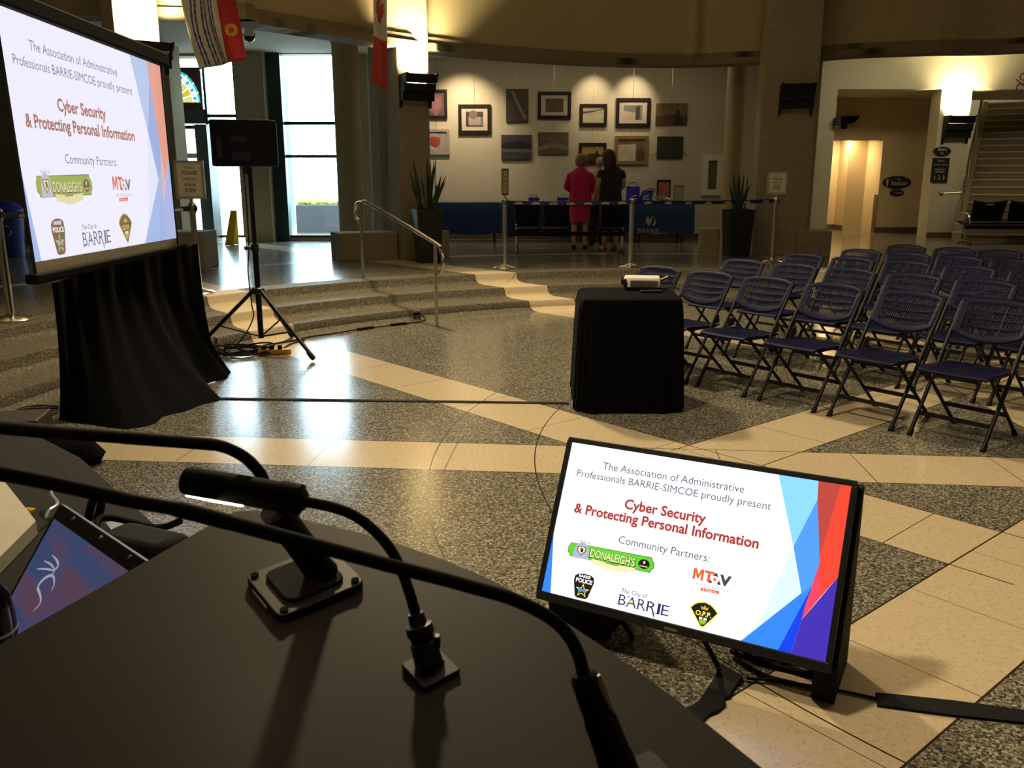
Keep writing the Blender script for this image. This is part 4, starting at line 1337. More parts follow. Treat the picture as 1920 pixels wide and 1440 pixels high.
loft_part(o, T, 'shirt', [((0, 0, 0.84), .18, .14), ((0, 0, 1.05), .18, .14), ((0, -.01, 1.22), .195, .14), ((0, -.015, 1.34), .195, .13), ((0, -.015, 1.42), .13, .10), ((0, -.01, 1.47), .07, .07)], 'shirt')
sleeves(o, T, J, 'shirt', 0.9, 0.08, 0.055)
for s in (-1, 1):
    loft_part(o, T, 'trouser_leg', [((s * .105, -.01, 0.05), .07, .08), ((s * .10, 0, .5), .085, .085), ((s * .095, 0, .86), .115, .13)], 'trouser', 16)
loft_part(o, T, 'hair', [((.03, -.03, 1.56), .085, .075), ((.038, -.012, 1.62), .09, .10), ((.04, -.005, 1.67), .08, .088), ((.042, 0, 1.70), .045, .05)], 'greyhair')
shoes(o, T, J, 'matte_black')

# ---------------------------------------------------------------- far hall: staircase, signs, alarm
sd = Vector((0.5, 0.866, 0))                  # the way the stairs climb
se = Vector((0.866, -0.5, 0))
s0 = G(1802, 453, S)
s0.z = S
t = thing('staircase', 'wide terrazzo staircase climbing away in the far right hall', 'stairs', s0)
mb = MB()
M['step'] = mat('brown_terrazzo_step', (0.17, 0.135, 0.085), 0.6, var=0.35, scale=60)
M['nosing'] = mat('pale_step_nosing', (0.40, 0.34, 0.24), 0.5)
NS, rise, run, WID = 20, 0.157, 0.29, 5.5
for i in range(NS):
    a = s0 + sd * (run * i) + Vector((0, 0, rise * i))
    b = s0 + sd * (run * (i + 1))
    q = [a, a + se * WID, a + se * WID + sd * run, a + sd * run]
    mb.slab([(p.x, p.y, S + 0.001 if i < 3 else S + rise * (i - 3)) for p in q], (0, 0, 1), rise * (i + 1) - (0 if i < 3 else rise * (i - 3)) - 0.03, 'step')
    mb.slab([(p.x, p.y, S + rise * (i + 1) - 0.03) for p in [a - sd * 0.015, a + se * WID - sd * 0.015, a + se * WID + sd * run, a + sd * run]], (0, 0, 1), 0.03, 'nosing' if i > 3 else 'step')
mb.build('flight', t, smooth=False)
mb = MB()
wl = []
for i in range(NS):
    wl += [s0 + sd * (run * i) + Vector((0, 0, rise * (i + 1.0) + 0.03)), s0 + sd * (run * (i + 1)) + Vector((0, 0, rise * (i + 1.0) + 0.03))]
base = [Vector((s0.x, s0.y, S + 0.001)), s0 + sd * (run * NS) + Vector((0, 0, rise * (NS - 4)))]
ol = [base[0]] + wl + [base[1]]
mb.slab([p - se * 0.005 for p in ol], -se, 0.18, 'concrete')
mb.build('stringer', t, smooth=False)
mb = MB()
hr0 = AT(1796, 366, 18.2)
top_ = s0 + sd * (run * NS) + Vector((0, 0, rise * NS + 0.95)) - se * 0.1
lo = s0 - se * 0.1 + sd * 0.05 + Vector((0, 0, 0.98))
mb.tube([lo - se * 0.35 - Vector((0, 0, 0.02)), lo - se * 0.05, lo, lo + sd * 0.1 + Vector((0, 0, 0.05)), top_], 0.022, 'steel', 10)
mb.ball(lo - se * 0.37 - Vector((0, 0, 0.02)), 0.05, 'gold', nu=10, nv=6)
mb.build('handrail', t)
for i in (2, 7, 12, 17):
    mb = MB()
    p = s0 - se * 0.1 + sd * (run * (i + 0.5)) + Vector((0, 0, rise * (i + 1)))
    mb.cyl(p + Vector((0, 0, 0.02)), p + Vector((0, 0, 0.90)), 0.016, 'steel', n=8)
    mb.build('baluster', t)
mb = MB()
mb.slab([p + Vector((0, 0, 0.0)) for p in [s0 + sd * (run * NS), s0 + sd * (run * NS) + se * WID, s0 + sd * (run * NS + 3) + se * WID, s0 + sd * (run * NS + 3)]], (0, 0, 1), rise * NS, 'step')
mb.build('landing', t, smooth=False)
def oval_sign(label, x0, y0, x1, y1, Y, lines, icon=False):
    a, b = AT(x0, y1, Y), AT(x1, y0, Y)
    c = (a + b) / 2
    W, hh = b.x - a.x, b.z - a.z
    t = thing('oval_sign', label, 'sign', (c.x, Y, a.z), 0, 'black oval signs')
    mb = MB()
    mb.slab([(c.x + W / 2 * math.cos(R(q)), Y - 0.004, c.z + hh / 2 * math.sin(R(q))) for q in range(0, 360, 10)], (0, -1, 0), 0.025, 'sign_black')
    mb.build('plaque', t, smooth=False)
    mb = MB()
    y = Y - 0.031
    for tx, dx, dz, wf in lines:
        flat_text(mb, tx, (c.x + dx * W, y, c.z + dz * hh), (1, 0, 0), (0, 0, 1), W * wf, 'sign_text', 0.01, 1.0, True)
    if icon:
        q = lambda u, v: (c.x + W * u, y, c.z + hh * v)
        mb.poly([q(-.36, -.32), q(-.32, -.32), q(-.31, 0), q(-.29, .14), q(-.32, .18), q(-.36, .18), q(-.39, .14), q(-.37, 0)], 'sign_text')
        mb.poly([q(-.34 + .018 * math.cos(R(p)), .27 + .055 * math.sin(R(p))) for p in range(0, 360, 40)], 'sign_text')
        mb.poly([q(-.18, -.20), q(.34, -.20), q(.34, -.15), q(-.18, -.15)], 'sign_text')
    mb.build('lettering', t, smooth=False)
oval_sign('large black oval washroom sign with a white figure', 1653, 330, 1709, 354, TY, [('Men', 0.06, .20, .13), ('Washroom', 0.08, -.12, .58)], True)
oval_sign('small black oval sign just below the washroom oval', 1667, 355, 1695, 368, TY, [('Access', 0.12, -.12, .5)])
oval_sign('small black oval sign on the stair pillar below the sconce', 1748, 275, 1783, 292, HY, [('Stairs', 0, .05, .5), ('up', 0, -.3, .15)])
def rect_sign(label, x0, y0, x1, y1, Y, lines, depth=0.03):
    a, b = AT(x0, y1, Y), AT(x1, y0, Y)
    t = thing('black_notice_panel', label, 'sign', ((a.x + b.x) / 2, Y, a.z))
    mb = MB()
    mb.bb(a.x, b.x, Y - depth, Y - 0.004, a.z, b.z, 'sign_black')
    mb.build('panel', t, smooth=False, bevel=0.004)
    if lines:
        mb = MB()
        for tx, v, wf in lines:
            flat_text(mb, tx, ((a.x + b.x) / 2, Y - depth - 0.002, a.z + (b.z - a.z) * v), (1, 0, 0), (0, 0, 1), (b.x - a.x) * wf, 'sign_text', 0.0, 1.0, True)
        mb.build('lettering', t, smooth=False)
rect_sign('black rectangular directory panel low on the stair pillar', 1743, 296, 1780, 342, HY, [('Hours', .84, .4), ('Monday to Friday', .70, .8), ('Closed on', .50, .6), ('holidays', .40, .5), ('1 2 3', .12, .6)])
rect_sign('tall narrow black panel on the wall right of the dark pier', 1510, 282, 1529, 340, HY, [])
rect_sign('small black box fixed beside the hanging bracket sign', 1562, 221, 1573, 237, HY, [], 0.12)
t = thing('bracket_sign', 'black stepped bracket fixture high on the washroom wall', 'bracket', AT(1577, 243, TY))
Q = lambda x, y: AT(x, y, TY - 0.012)
mb = MB()
mb.slab([Q(1577, 219), Q(1609, 218), Q(1598, 231), Q(1585, 232), Q(1584, 242), Q(1577, 242)], (0, -1, 0), 0.14, 'black_metal')
mb.build('bracket', t, smooth=False)
a, b = AT(1577, 286, TY + 1.5), AT(1589, 273, TY + 1.5)
t = thing('fire_alarm', 'red fire alarm strobe high in the lit corridor', 'alarm', ((a.x + b.x) / 2, TY + 1.5, a.z))
mb = MB()
mb.bb(a.x, b.x, TY + 1.43, TY + 1.496, a.z, b.z, 'red_paint')
mb.build('housing', t, smooth=False, bevel=0.01)
mb = MB()
c = (a + b) / 2
mb.bb(c.x - 0.04, c.x + 0.04, TY + 1.40, TY + 1.43, c.z - 0.03, c.z + 0.03, 'white')
mb.build('strobe', t, smooth=False)
a = AT(1903, 172, HY)
mb = MB()
flat_text(mb, 'CHAMBERS', (a.x, HY - 0.012, a.z), (1, 0, 0), (0, 0, 1), 1.2, 'ink', 0.01)
flat_text(mb, 'CITY', (a.x + 0.05, HY - 0.012, a.z + 0.22), (1, 0, 0), (0, 0, 1), 0.5, 'ink', 0.01)
mb.slab([AT(1904, 149, HY - .012), AT(1906, 148, HY - .012), AT(1922, 162, HY - .012), AT(1920, 163, HY - .012)], (0, -1, 0), 0.01, 'ink')
mb.ball(AT(1918, 157, HY - 0.012), 0.035, 'red_paint', 1, 0.3, 1, 10, 6)
tag(mb.build('wall_lettering', None, smooth=False), 'dark wall lettering at the right edge of the bulkhead', 'lettering')

# ---------------------------------------------------------------- flags, dome camera, bin, things at the entrance
M['f_white'] = mat('white_flag_cloth', (0.72, 0.70, 0.62), 0.85)
M['f_blue'] = mat('blue_flag_wave', (0.06, 0.075, 0.34), 0.85)
M['f_red'] = mat('red_flag_cloth', (0.55, 0.03, 0.035), 0.85)
M['f_gold'] = mat('gold_flag_emblem', (0.72, 0.42, 0.04), 0.8)
def flag(label, cor, colour, nu, nv, amp, wf, extra=None):
    bl, br, tr, tl = [Vector(p) for p in cor]
    t = thing('hanging_flag', label, 'flag', (bl + br) / 2)
    nrm = (br - bl).cross(tl - bl).normalized()
    if nrm.y > 0: nrm = -nrm
    def fn(u, v):
        p = (bl * (1 - u) + br * u) * (1 - v) + (tl * (1 - u) + tr * u) * v
        return p + nrm * (amp * math.sin(wf * u * 6.28 + 2.2 * v) * (1 - 0.5 * v) + amp * 0.5 * math.sin(5 * v + 2 * u))
    mb = MB()
    for j in range(nv):
        for i in range(nu):
            u0, u1, v0, v1 = i / nu, (i + 1) / nu, j / nv, (j + 1) / nv
            mb.add([fn(u0, v0), fn(u1, v0), fn(u1, v1), fn(u0, v1)], [(0, 1, 2, 3)], colour((u0 + u1) / 2, (v0 + v1) / 2))
    mb.build('cloth', t, solid=0.003)
    if extra:
        extra(t, lambda u, v: fn(u, v) + nrm * 0.004)
    return t
def barrie_col(u, v):
    if u > 0.665: return 'f_red'
    x = u + 0.055 * math.sin(5.2 * v - 0.5)
    for s in (0.18, 0.24, 0.345, 0.405, 0.51, 0.57):
        if abs(x - s) < 0.0150: return 'f_blue'
    return 'f_white'
def barrie_extra(t, f):
    mb = MB()
    def gear(u, v, r, n):
        pts = []
        for q in range(4 * n):
            rr = r * (1.0 if q % 4 < 2 else 0.78)
            pts.append(f(u + rr * math.cos(q * 6.283 / (4 * n)), v + 0.60 * rr * math.sin(q * 6.283 / (4 * n))))
        mb.poly(pts, 'f_gold')
    gear(0.83, 0.31, 0.115, 12)
    mb.poly([f(0.72, .63), f(.78, .62), f(.86, .63), f(.92, .61), f(.93, .70), f(.88, .73), f(.90, .80), f(.80, .79), f(.74, .76), f(.77, .70)], 'f_gold')
    mb.build('emblem', t)
    mb = MB()
    mb.poly([f(.83 + .045 * math.cos(R(q)), .31 + .027 * math.sin(R(q))) for q in range(0, 360, 30)], 'f_red')
    mb.v = [(x, y - 0.004, z) for x, y, z in mb.v]
    mb.build('emblem_centre', t)
FY = 10.6
up = Vector((0, 0, 1))
flag('city flag with blue waves on white and a red band bearing gold emblems',
     (AT(374, 131, FY), AT(461, 112, FY - 0.15), AT(424, -78, FY), AT(322, -78, FY)), barrie_col, 80, 34, 0.035, 1.7, barrie_extra)
def can_col(u, v):
    return 'f_red' if (v < 0.33 or v > 0.72) else 'f_white'
def can_extra(t, f):
    mb = MB()
    lf = [(0, -.95), (.06, -.95), (.04, -.45), (.5, -.52), (.42, -.38), (.86, 0.02), (.76, .1), (.84, .36), (.56, .3), (.5, .44), (.26, .16), (.36, .72), (.18, .62), (0, 1.0)]
    pts = lf + [(-x, y) for x, y in reversed(lf[1:-1])]
    mb.poly([f(0.52 + x * 0.36, 0.525 + y * 0.165) for x, y in pts], 'f_red')
    mb.build('maple_leaf', t)
flag('red and white maple leaf flag hanging nearly edge-on before the pier',
     (AT(697, 153, 11.6), AT(725, 169, 12.3), AT(725, -110, 12.3), AT(698, -110, 11.6)), can_col, 12, 30, 0.02, 1.0, can_extra)
up = Vector((0, 0, 1))
c = AT(468, 76, 12.6)
t = thing('dome_camera', 'small dark dome security camera under the lintel, right of the city flag', 'camera', c)
mb = MB()
mb.lathe([(0.06, 0.16), (0.06, 0.09), (0.085, 0.085), (0.085, 0.05)][::-1], c, 'white', 20)
mb.cyl(c + up * 0.15, (c.x, c.y, 4.05), 0.03, 'white', n=10)
mb.build('housing', t)
mb = MB()
mb.ball(c + Vector((0, 0, 0.05)), 0.075, 'lens', 1, 1, 0.95, 16, 10)
mb.build('dome', t)

b = G(16, 482, S)
t = thing('recycling_bin', 'blue recycling bin at the far left behind the stanchion', 'bin', b)
mb = MB()
mb.loft([((b.x, b.y, S + 0.002), .24, .24), ((b.x, b.y, S + .72), .30, .30)], 'bin', 24)
mb.build('body', t)
mb = MB()
mb.loft([((b.x, b.y, S + .715), .315, .315), ((b.x, b.y, S + .77), .315, .315), ((b.x, b.y, S + .88), .20, .20), ((b.x, b.y, S + .90), .06, .06)], 'tote', 24)
mb.build('lid', t)
mb = MB()
f_ = Vector((-b.x, -b.y, 0)).normalized()
s_ = Vector((-f_.y, f_.x, 0)) * -1
o_ = b + f_ * 0.305 + Vector((0, 0, 0.43))
for q in range(3):
    a0 = R(90 + q * 120)
    pts = [o_ + s_ * (0.085 * math.cos(a0 + z)) + Vector((0, 0, 0.085 * math.sin(a0 + z))) for z in (-.75, -.4, 0, .4, .75)]
    mb.tube(pts, 0.010, 'pewter', 6)
mb.build('recycling_mark', t)
b = AT(437, 436, WY - 1.2)
b.z = S
t = thing('wet_floor_sign', 'yellow folding wet floor board standing by the entrance side light', 'sign', b)
for k, (dx, dy) in enumerate(((0.0, -0.16), (0.10, 0.16))):
    mb = MB()
    zt = S + 0.66
    mb.slab([(b.x - 0.13, b.y + dy, S + 0.002), (b.x + 0.05, b.y + dy, S + 0.002), (b.x + 0.10, b.y + dx * 0.1, zt), (b.x - 0.02, b.y + dx * 0.1, zt)], (0, 1 if dy < 0 else -1, 0), 0.015, 'yellow')
    mb.build('board', t, smooth=False)
# outside the tall window: a planter box of yellow flowers, a lamp post, a far roof truss
t = thing('flower_planter', 'grey terrace planter with yellow flowers outside the tall window', 'planter', (px(590, 400, 21).x, 21, 0.3))
M['out_grey'] = mat('grey_outdoor_box', (0.10, 0.10, 0.12), 0.8)
M['hedge'] = mat('yellow_green_hedge', (0.24, 0.26, 0.02), 0.8, var=0.7, scale=14)
a, b = AT(556, 432, 21), AT(650, 384, 21)
mb = MB()
mb.bb(a.x, b.x + 0.6, 21, 21.9, 0.3, b.z, 'out_grey')
mb.build('box', t, smooth=False, bevel=0.02)
rnd = random.Random(9)
mb = MB()
for i in range(46):
    mb.ball((rnd.uniform(a.x + .1, b.x + .5), 21.1 + rnd.uniform(0, .7), b.z + rnd.uniform(0, .07)), rnd.uniform(.05, .11), 'hedge', 1, 1, .7, 7, 5)
mb.build('flowers', t)['kind'] = 'stuff'
mb = MB()
c = AT(543, 300, 24)
mb.cyl((c.x, 24, 0.3), (c.x, 24, 5.2), 0.07, mat('pale_blue_post', (0.25, 0.38, 0.42), 0.6), n=10)
tag(mb.build('lamp_post'), 'pale lamp post seen through the left part of the tall window', 'post')
mb = MB()
a, b = AT(546, 290, 60), AT(700, 272, 60)
mb.bb(a.x, b.x, 60, 60.4, b.z, b.z + .25, 'pewter')
mb.bb(a.x, b.x, 60, 60.4, a.z - .25, a.z, 'pewter')
n = 12
for i in range(n):
    x0, x1 = a.x + (b.x - a.x) * i / n, a.x + (b.x - a.x) * (i + 1) / n
    z0, z1 = (a.z, b.z) if i % 2 else (b.z, a.z)
    mb.cyl((x0, 60.2, z0), (x1, 60.2, z1), 0.09, 'pewter', n=6)
for xx in (a.x + 0.6, b.x - 0.6):
    mb.cyl((xx, 60.2, 0.3), (xx, 60.2, a.z - .2), 0.15, 'pewter', n=8)
tag(mb.build('roof_truss'), 'distant canopy truss on posts beyond the terrace', 'canopy')

# ---------------------------------------------------------------- the slide, built as flat inlays over a screen
def slide(mb, P, K, lay, sz):
    # P(u, v, k): u to the right, v down, k the layer; K the materials
    def poly(pts, m, k):
        mb.poly([P(u, v, k * lay) for u, v in pts], K[m])
    def txt(body, u0, u1, v, m, bold, k=3, squeeze=1.0):
        wu = u1 - u0
        mb.text(body, lambda x, y: P(u0 + x * wu, v - y * wu * sz * squeeze, k * lay), K[m], bold)
    n = 24
    mb.grid(lambda u, v: P(u, v, 0), n, n, K['white'])
    poly([(0.768, 0), (0.897, 0), (0.903, 0.108), (0.851, 0.406)], 'lb', 1)
    poly([(0.848, 0.407), (0.898, 0.657), (0.737, 1.0), (0.789, 0.825)], 'pale', 1)
    poly([(0.903, 0.108), (0.939, 0.465), (0.915, 0.719), (0.898, 0.657), (0.851, 0.406)], 'mid', 1)
    poly([(0.897, 0.0), (0.967, 0.0), (0.937, 0.422), (0.903, 0.108)], 'dred', 1)
    poly([(0.967, 0.0), (1.0, 0.0), (1.0, 0.525), (0.956, 0.659), (0.937, 0.422)], 'red', 1)
    poly([(0.903, 0.108), (0.937, 0.422), (0.956, 0.659), (0.939, 0.465)], 'dred', 1)
    poly([(0.939, 0.465), (0.956, 0.659), (0.911, 0.805), (0.915, 0.719)], 'pink', 1)
    poly([(1.0, 0.525), (1.0, 1.0), (0.895, 1.0), (0.911, 0.805)], 'purple', 1)
    poly([(0.928, 0.599), (0.915, 0.724), (0.911, 0.805), (0.895, 1.0), (0.854, 1.0)], 'royal', 2)
    poly([(0.898, 0.657), (0.928, 0.599), (0.915, 0.724), (0.854, 1.0), (0.733, 1.0)], 'blue', 1)
    poly([(0, 0.62), (0.036, 1.0), (0.0, 1.0)], 'blue', 1)
    txt('The Association of Administrative', 0.141, 0.664, 0.144, 'grey', 0.0)
    txt('Professionals BARRIE-SIMCOE proudly present', 0.045, 0.761, 0.218, 'grey', 0.0)
    txt('Cyber Security', 0.252, 0.552, 0.370, 'title', 0.028)
    txt('& Protecting Personal Information', 0.062, 0.741, 0.456, 'title', 0.028)
    txt('Community Partners:', 0.255, 0.587, 0.594, 'grey', 0.0)
    # pub board
    brd = [(0.078, 0.655), (0.385, 0.642), (0.391, 0.662), (0.398, 0.668), (0.399, 0.705), (0.393, 0.712), (0.388, 0.732), (0.085, 0.737), (0.080, 0.722), (0.072, 0.716), (0.071, 0.678), (0.076, 0.672)]
    cu, cv = 0.235, 0.690
    poly([(cu + (u - cu) * 1.012, cv + (v - cv) * 1.07) for u, v in brd], 'ink', 2)
    poly(brd, 'green', 3)
    poly([(0.168, 0.728), (0.225, 0.732), (0.222, 0.768), (0.172, 0.758)], 'cream', 4)
    poly([(0.218, 0.738), (0.280, 0.738), (0.276, 0.772), (0.222, 0.772)], 'cream', 5)
    poly([(0.272, 0.732), (0.335, 0.724), (0.330, 0.756), (0.276, 0.768)], 'cream', 4)
    txt("DONALEIGH'S", 0.155, 0.334, 0.722, 'ink', 0.05, 4, 1.5)
    txt("DONALEIGH'S", 0.158, 0.331, 0.718, 'cream', 0.02, 5, 1.45)
    poly([(0.364 + 0.021 * math.cos(R(q)), 0.690 + 0.030 * math.sin(R(q))) for q in range(0, 360, 15)], 'ink', 4)
    txt('GUINNESS', 0.349, 0.379, 0.708, 'cream', 0.02, 5)
    poly([(0.360, 0.672), (0.368, 0.672), (0.367, 0.686), (0.362, 0.690)], 'cream', 5)
    poly([(0.092, 0.745), (0.095, 0.690), (0.102, 0.655), (0.123, 0.632), (0.146, 0.655), (0.152, 0.690), (0.155, 0.740)], 'silver', 4)
    for q in range(5):
        poly([(0.101 + q * 0.011, 0.640), (0.104 + q * 0.011, 0.615), (0.107 + q * 0.011, 0.640)], 'silver', 4)
    poly([(0.106, 0.665), (0.140, 0.665), (0.140, 0.695), (0.123, 0.725), (0.106, 0.695)], 'ink', 5)
    poly([(0.109, 0.669), (0.137, 0.669), (0.137, 0.693), (0.123, 0.718), (0.109, 0.693)], 'cream', 6)
    poly([(0.118, 0.677), (0.128, 0.675), (0.131, 0.695), (0.122, 0.706)], 'ink', 7)
    # audio visual firm
    poly([(0.541, 0.711), (0.541, 0.646), (0.552, 0.646), (0.559, 0.680), (0.566, 0.646), (0.577, 0.646), (0.577, 0.711), (0.569, 0.711), (0.569, 0.668), (0.562, 0.702), (0.556, 0.702), (0.549, 0.668), (0.549, 0.711)], 'orange', 3)
    poly([(0.579, 0.646), (0.612, 0.646), (0.612, 0.660), (0.600, 0.660), (0.600, 0.711), (0.591, 0.711), (0.591, 0.660), (0.579, 0.660)], 'orange', 3)
    txt('AV', 0.596, 0.672, 0.710, 'slate', 0.05, 3, 0.86)
    poly([(0.617 + 0.0145 * math.cos(R(q)), 0.688 + 0.021 * math.sin(R(q))) for q in range(0, 360, 20)], 'white2', 4)
    poly([(0.612, 0.676), (0.612, 0.700), (0.626, 0.688)], 'orange', 5)
    txt('Multi Tech Audio Visual', 0.556, 0.672, 0.744, 'slate', -0.01, 3)
    poly([(0.575, 0.752), (0.638, 0.750), (0.638, 0.768), (0.575, 0.770)], 'orange', 3)
    txt('& Data Inc', 0.582, 0.631, 0.766, 'white2', 0.0, 4)
    # police shoulder flash
    fl = [(0.118, 0.853), (0.130, 0.838), (0.153, 0.831), (0.178, 0.834), (0.191, 0.846), (0.194, 0.880), (0.181, 0.975), (0.172, 0.986), (0.141, 0.988), (0.131, 0.980), (0.116, 0.885)]
    poly(fl, 'ink', 3)
    txt('BARRIE', 0.133, 0.178, 0.857, 'white2', 0.03, 4)
    txt('POLICE', 0.124, 0.188, 0.889, 'white2', 0.04, 4)
    for r, m, k in ((1.0, 'yel', 4), (0.74, 'ink', 5)):
        pts = []
        for q in range(10):
            rr = (0.028 if q % 2 == 0 else 0.0115) * r
            pts.append((0.156 + rr * math.sin(q * math.pi / 5), 0.938 - rr * 1.62 * math.cos(q * math.pi / 5)))
        poly(pts, m, k)
    poly([(0.139, 0.932), (0.147, 0.924), (0.156, 0.930), (0.165, 0.923), (0.173, 0.931), (0.170, 0.949), (0.156, 0.943), (0.142, 0.950)], 'badge', 6)
    # town word mark with serifs
    txt('The City of', 0.300, 0.396, 0.890, 'ink', 0.0)
    x = 0.297
    for ch, wd, hh in (('B', .026, 1.0), ('A', .036, 1.0), ('R', .029, 1.0), ('R', .034, 1.28), ('I', .010, 1.0), ('E', .027, 1.0)):
        vs, fs, gw = glyphs(ch, -0.004)
        ys = [y for _, y in vs]
        sy = 0.062 / (max(ys) - min(ys))
        v0 = 0.966
        mb.add([P(x + (gx_ / gw) * wd, v0 - y * sy + (0.62 * max(0, (gx_ / gw - 0.45)) * (0.3 - min(y, .3)) * 0.35 * (hh - 1.0) * 3 if hh > 1 else 0), 3 * lay) for gx_, y in vs], fs, K['navy'])
        for vv in (0.9045, 0.964):                      # serifs
            for uu in ([x, x + wd] if ch in 'AR' and vv > 0.95 else [x + 0.002]):
                poly([(uu - 0.005, vv), (uu + 0.006, vv), (uu + 0.006, vv + 0.0035), (uu - 0.005, vv + 0.0035)], 'navy', 4)
        if ch == 'A':
            poly([(x + 0.008, 0.938), (x + 0.018, 0.918), (x + 0.024, 0.940)], 'yel', 5)
        x += wd + 0.0045
    # provincial police flash
    fan = [(0.549, 0.879), (0.560, 0.855), (0.575, 0.838), (0.597, 0.828), (0.620, 0.838), (0.637, 0.858), (0.649, 0.881), (0.606, 0.982), (0.596, 0.982)]
    poly(fan, 'yel', 3)
    poly([(0.600 + (u - 0.600) * 0.90, 0.895 + (v - 0.895) * 0.90) for u, v in fan], 'ink', 4)
    txt('O.P.P.', 0.572, 0.626, 0.914, 'yel', 0.03, 5)
    poly([(0.589, 0.876), (0.587, 0.856), (0.594, 0.866), (0.600, 0.850), (0.606, 0.866), (0.613, 0.856), (0.611, 0.876)], 'gold', 5)
    poly([(0.587, 0.922), (0.613, 0.922), (0.613, 0.936), (0.587, 0.936)], 'white2', 5)
    poly([(0.597, 0.922), (0.603, 0.922), (0.603, 0.936), (0.597, 0.936)], 'dred', 6)
    poly([(0.587, 0.937), (0.613, 0.937), (0.610, 0.955), (0.600, 0.966), (0.590, 0.955)], 'green', 5)
    for q in (0.593, 0.600, 0.607):
        poly([(q, 0.941), (q + .003, 0.947), (q, 0.953), (q - .003, 0.947)], 'gold', 6)
def slide_mats(pre, table, st):
    return {k: emit(pre + '_' + k, srgb(*c), st) for k, c in table.items()}
TVK = slide_mats('tv', dict(white=(250, 250, 255), white2=(240, 240, 240), lb=(135, 205, 250), pale=(210, 245, 252), mid=(78, 150, 245), dred=(178, 68, 60), red=(228, 68, 48), pink=(238, 66, 92), purple=(62, 44, 168), royal=(10, 62, 222), blue=(48, 128, 240),
                        grey=(98, 92, 110), title=(168, 52, 46), ink=(22, 22, 18), green=(92, 200, 44), cream=(240, 222, 170), silver=(170, 175, 200), orange=(232, 88, 40), slate=(66, 62, 72), yel=(248, 232, 70), badge=(90, 140, 205), navy=(32, 34, 92), gold=(222, 160, 48)), 1.25)
PJK = slide_mats('projected', dict(white=(226, 224, 240), white2=(225, 220, 225), lb=(176, 190, 222), pale=(214, 216, 236), mid=(150, 168, 212), dred=(214, 156, 140), red=(216, 150, 130), pink=(208, 172, 176), purple=(164, 172, 214), royal=(150, 170, 214), blue=(158, 176, 218),
                               grey=(130, 122, 136), title=(164, 112, 98), ink=(120, 100, 76), green=(150, 166, 88), cream=(214, 206, 158), silver=(182, 180, 186), orange=(214, 112, 82), slate=(116, 108, 112), yel=(200, 184, 98), badge=(160, 160, 160), navy=(110, 108, 124), gold=(190, 166, 96)), 1.15)

# ---------------------------------------------------------------- projection screen with its black skirt
def DIST(x, y, D):
    d = ray(x, y)
    t_ = D / math.hypot(d.x, d.y)
    return Vector((d.x * t_, d.y * t_, H + d.z * t_))
DL, DR = 6.455, 7.83
sTL, sBL, sTR, sBR = DIST(-10, 2, DL), DIST(69, 513, DL), DIST(299, 120, DR), DIST(332, 461, DR)
sn = (sBR - sBL).cross(sTL - sBL).normalized()
sn = -sn if sn.x < 0 else sn
su = (sBR - sBL).normalized()
t = thing('projection_screen', 'large projection screen on the left showing the slide, above a black skirt', 'projection screen', (sBL.x, sBL.y, 0))
def SP(u, v, k=0.0):
    return (sTL * (1 - u) + sTR * u) * (1 - v) + (sBL * (1 - u) + sBR * u) * v + sn * k
mb = MB()
slide(mb, lambda u, v, k: SP(u, v * 0.955, k), PJK, 0.0006, 1.55)  # the projector's light is given as the slide's own glow
mb.build('projected_slide', t, smooth=False, weld=False)
mb = MB()
mb.grid(lambda u, v: SP(u, 0.955 + 0.045 * v, 0.0), 24, 2, mat('screen_fabric', (0.46, 0.42, 0.33), 0.8))
mb.grid(lambda u, v: SP(u, v, -0.004), 24, 24, 'white')
mb.build('fabric', t, smooth=False)
for u0, u1 in ((-0.016, 0.0), (1.0, 1.012)):
    mb = MB()
    mb.slab([SP(u0, 0, -.001), SP(u1, 0, -.001), SP(u1, 1, -.001), SP(u0, 1, -.001)], sn, 0.003, 'matte_black')
    mb.build('border', t, smooth=False)
mb = MB()
up = Vector((0, 0, 1))
a, b = SP(-0.03, 0) + up * 0.02, SP(1.04, 0) + up * 0.02
mb.slab([a + sn * 0.05 - up * 0.035, b + sn * 0.05 - up * 0.035, b + sn * 0.05 + up * 0.075, a + sn * 0.05 + up * 0.075], -sn, 0.12, 'matte_black')
mb.build('top_housing', t, smooth=False, bevel=0.015)
mb = MB()
a, b = SP(-0.035, 1.0) - up * 0.035, SP(1.05, 1.0) - up * 0.025
mb.slab([a + sn * 0.05 - up * 0.03, b + sn * 0.05 - up * 0.03, b + sn * 0.05 + up * 0.035, a + sn * 0.05 + up * 0.035], -sn, 0.10, 'matte_black')
mb.build('bottom_housing', t, smooth=False, bevel=0.012)
mb = MB()
mm = (sBL + sBR) / 2 - sn * 0.07
mb.cyl((mm.x, mm.y, 0.35), (mm.x, mm.y, sTL.z - 0.1), 0.02, 'black_metal', n=10)
mb.build('mast', t)
for q in (-0.9, 0.9, 3.0):
    mb = MB()
    f_ = Vector((math.cos(q), math.sin(q), 0)) * (0.45 if q != 3.0 else 0.2)
    mb.cyl((mm.x, mm.y, 0.45), (mm.x + f_.x, mm.y + f_.y, 0.012), 0.012, 'black_metal', n=8)
    mb.build('leg', t)
bot = spline([Vector(p + (0,)) for p in [(-3.07, 5.53), (-2.78, 5.42), (-2.47, 5.34), (-2.33, 5.75), (-2.20, 6.15), (-2.42, 6.55), (-2.36, 6.95), (-2.56, 7.22)]], 8)
tA, tB = DIST(74, 531, 6.47), DIST(356, 457, 7.76)
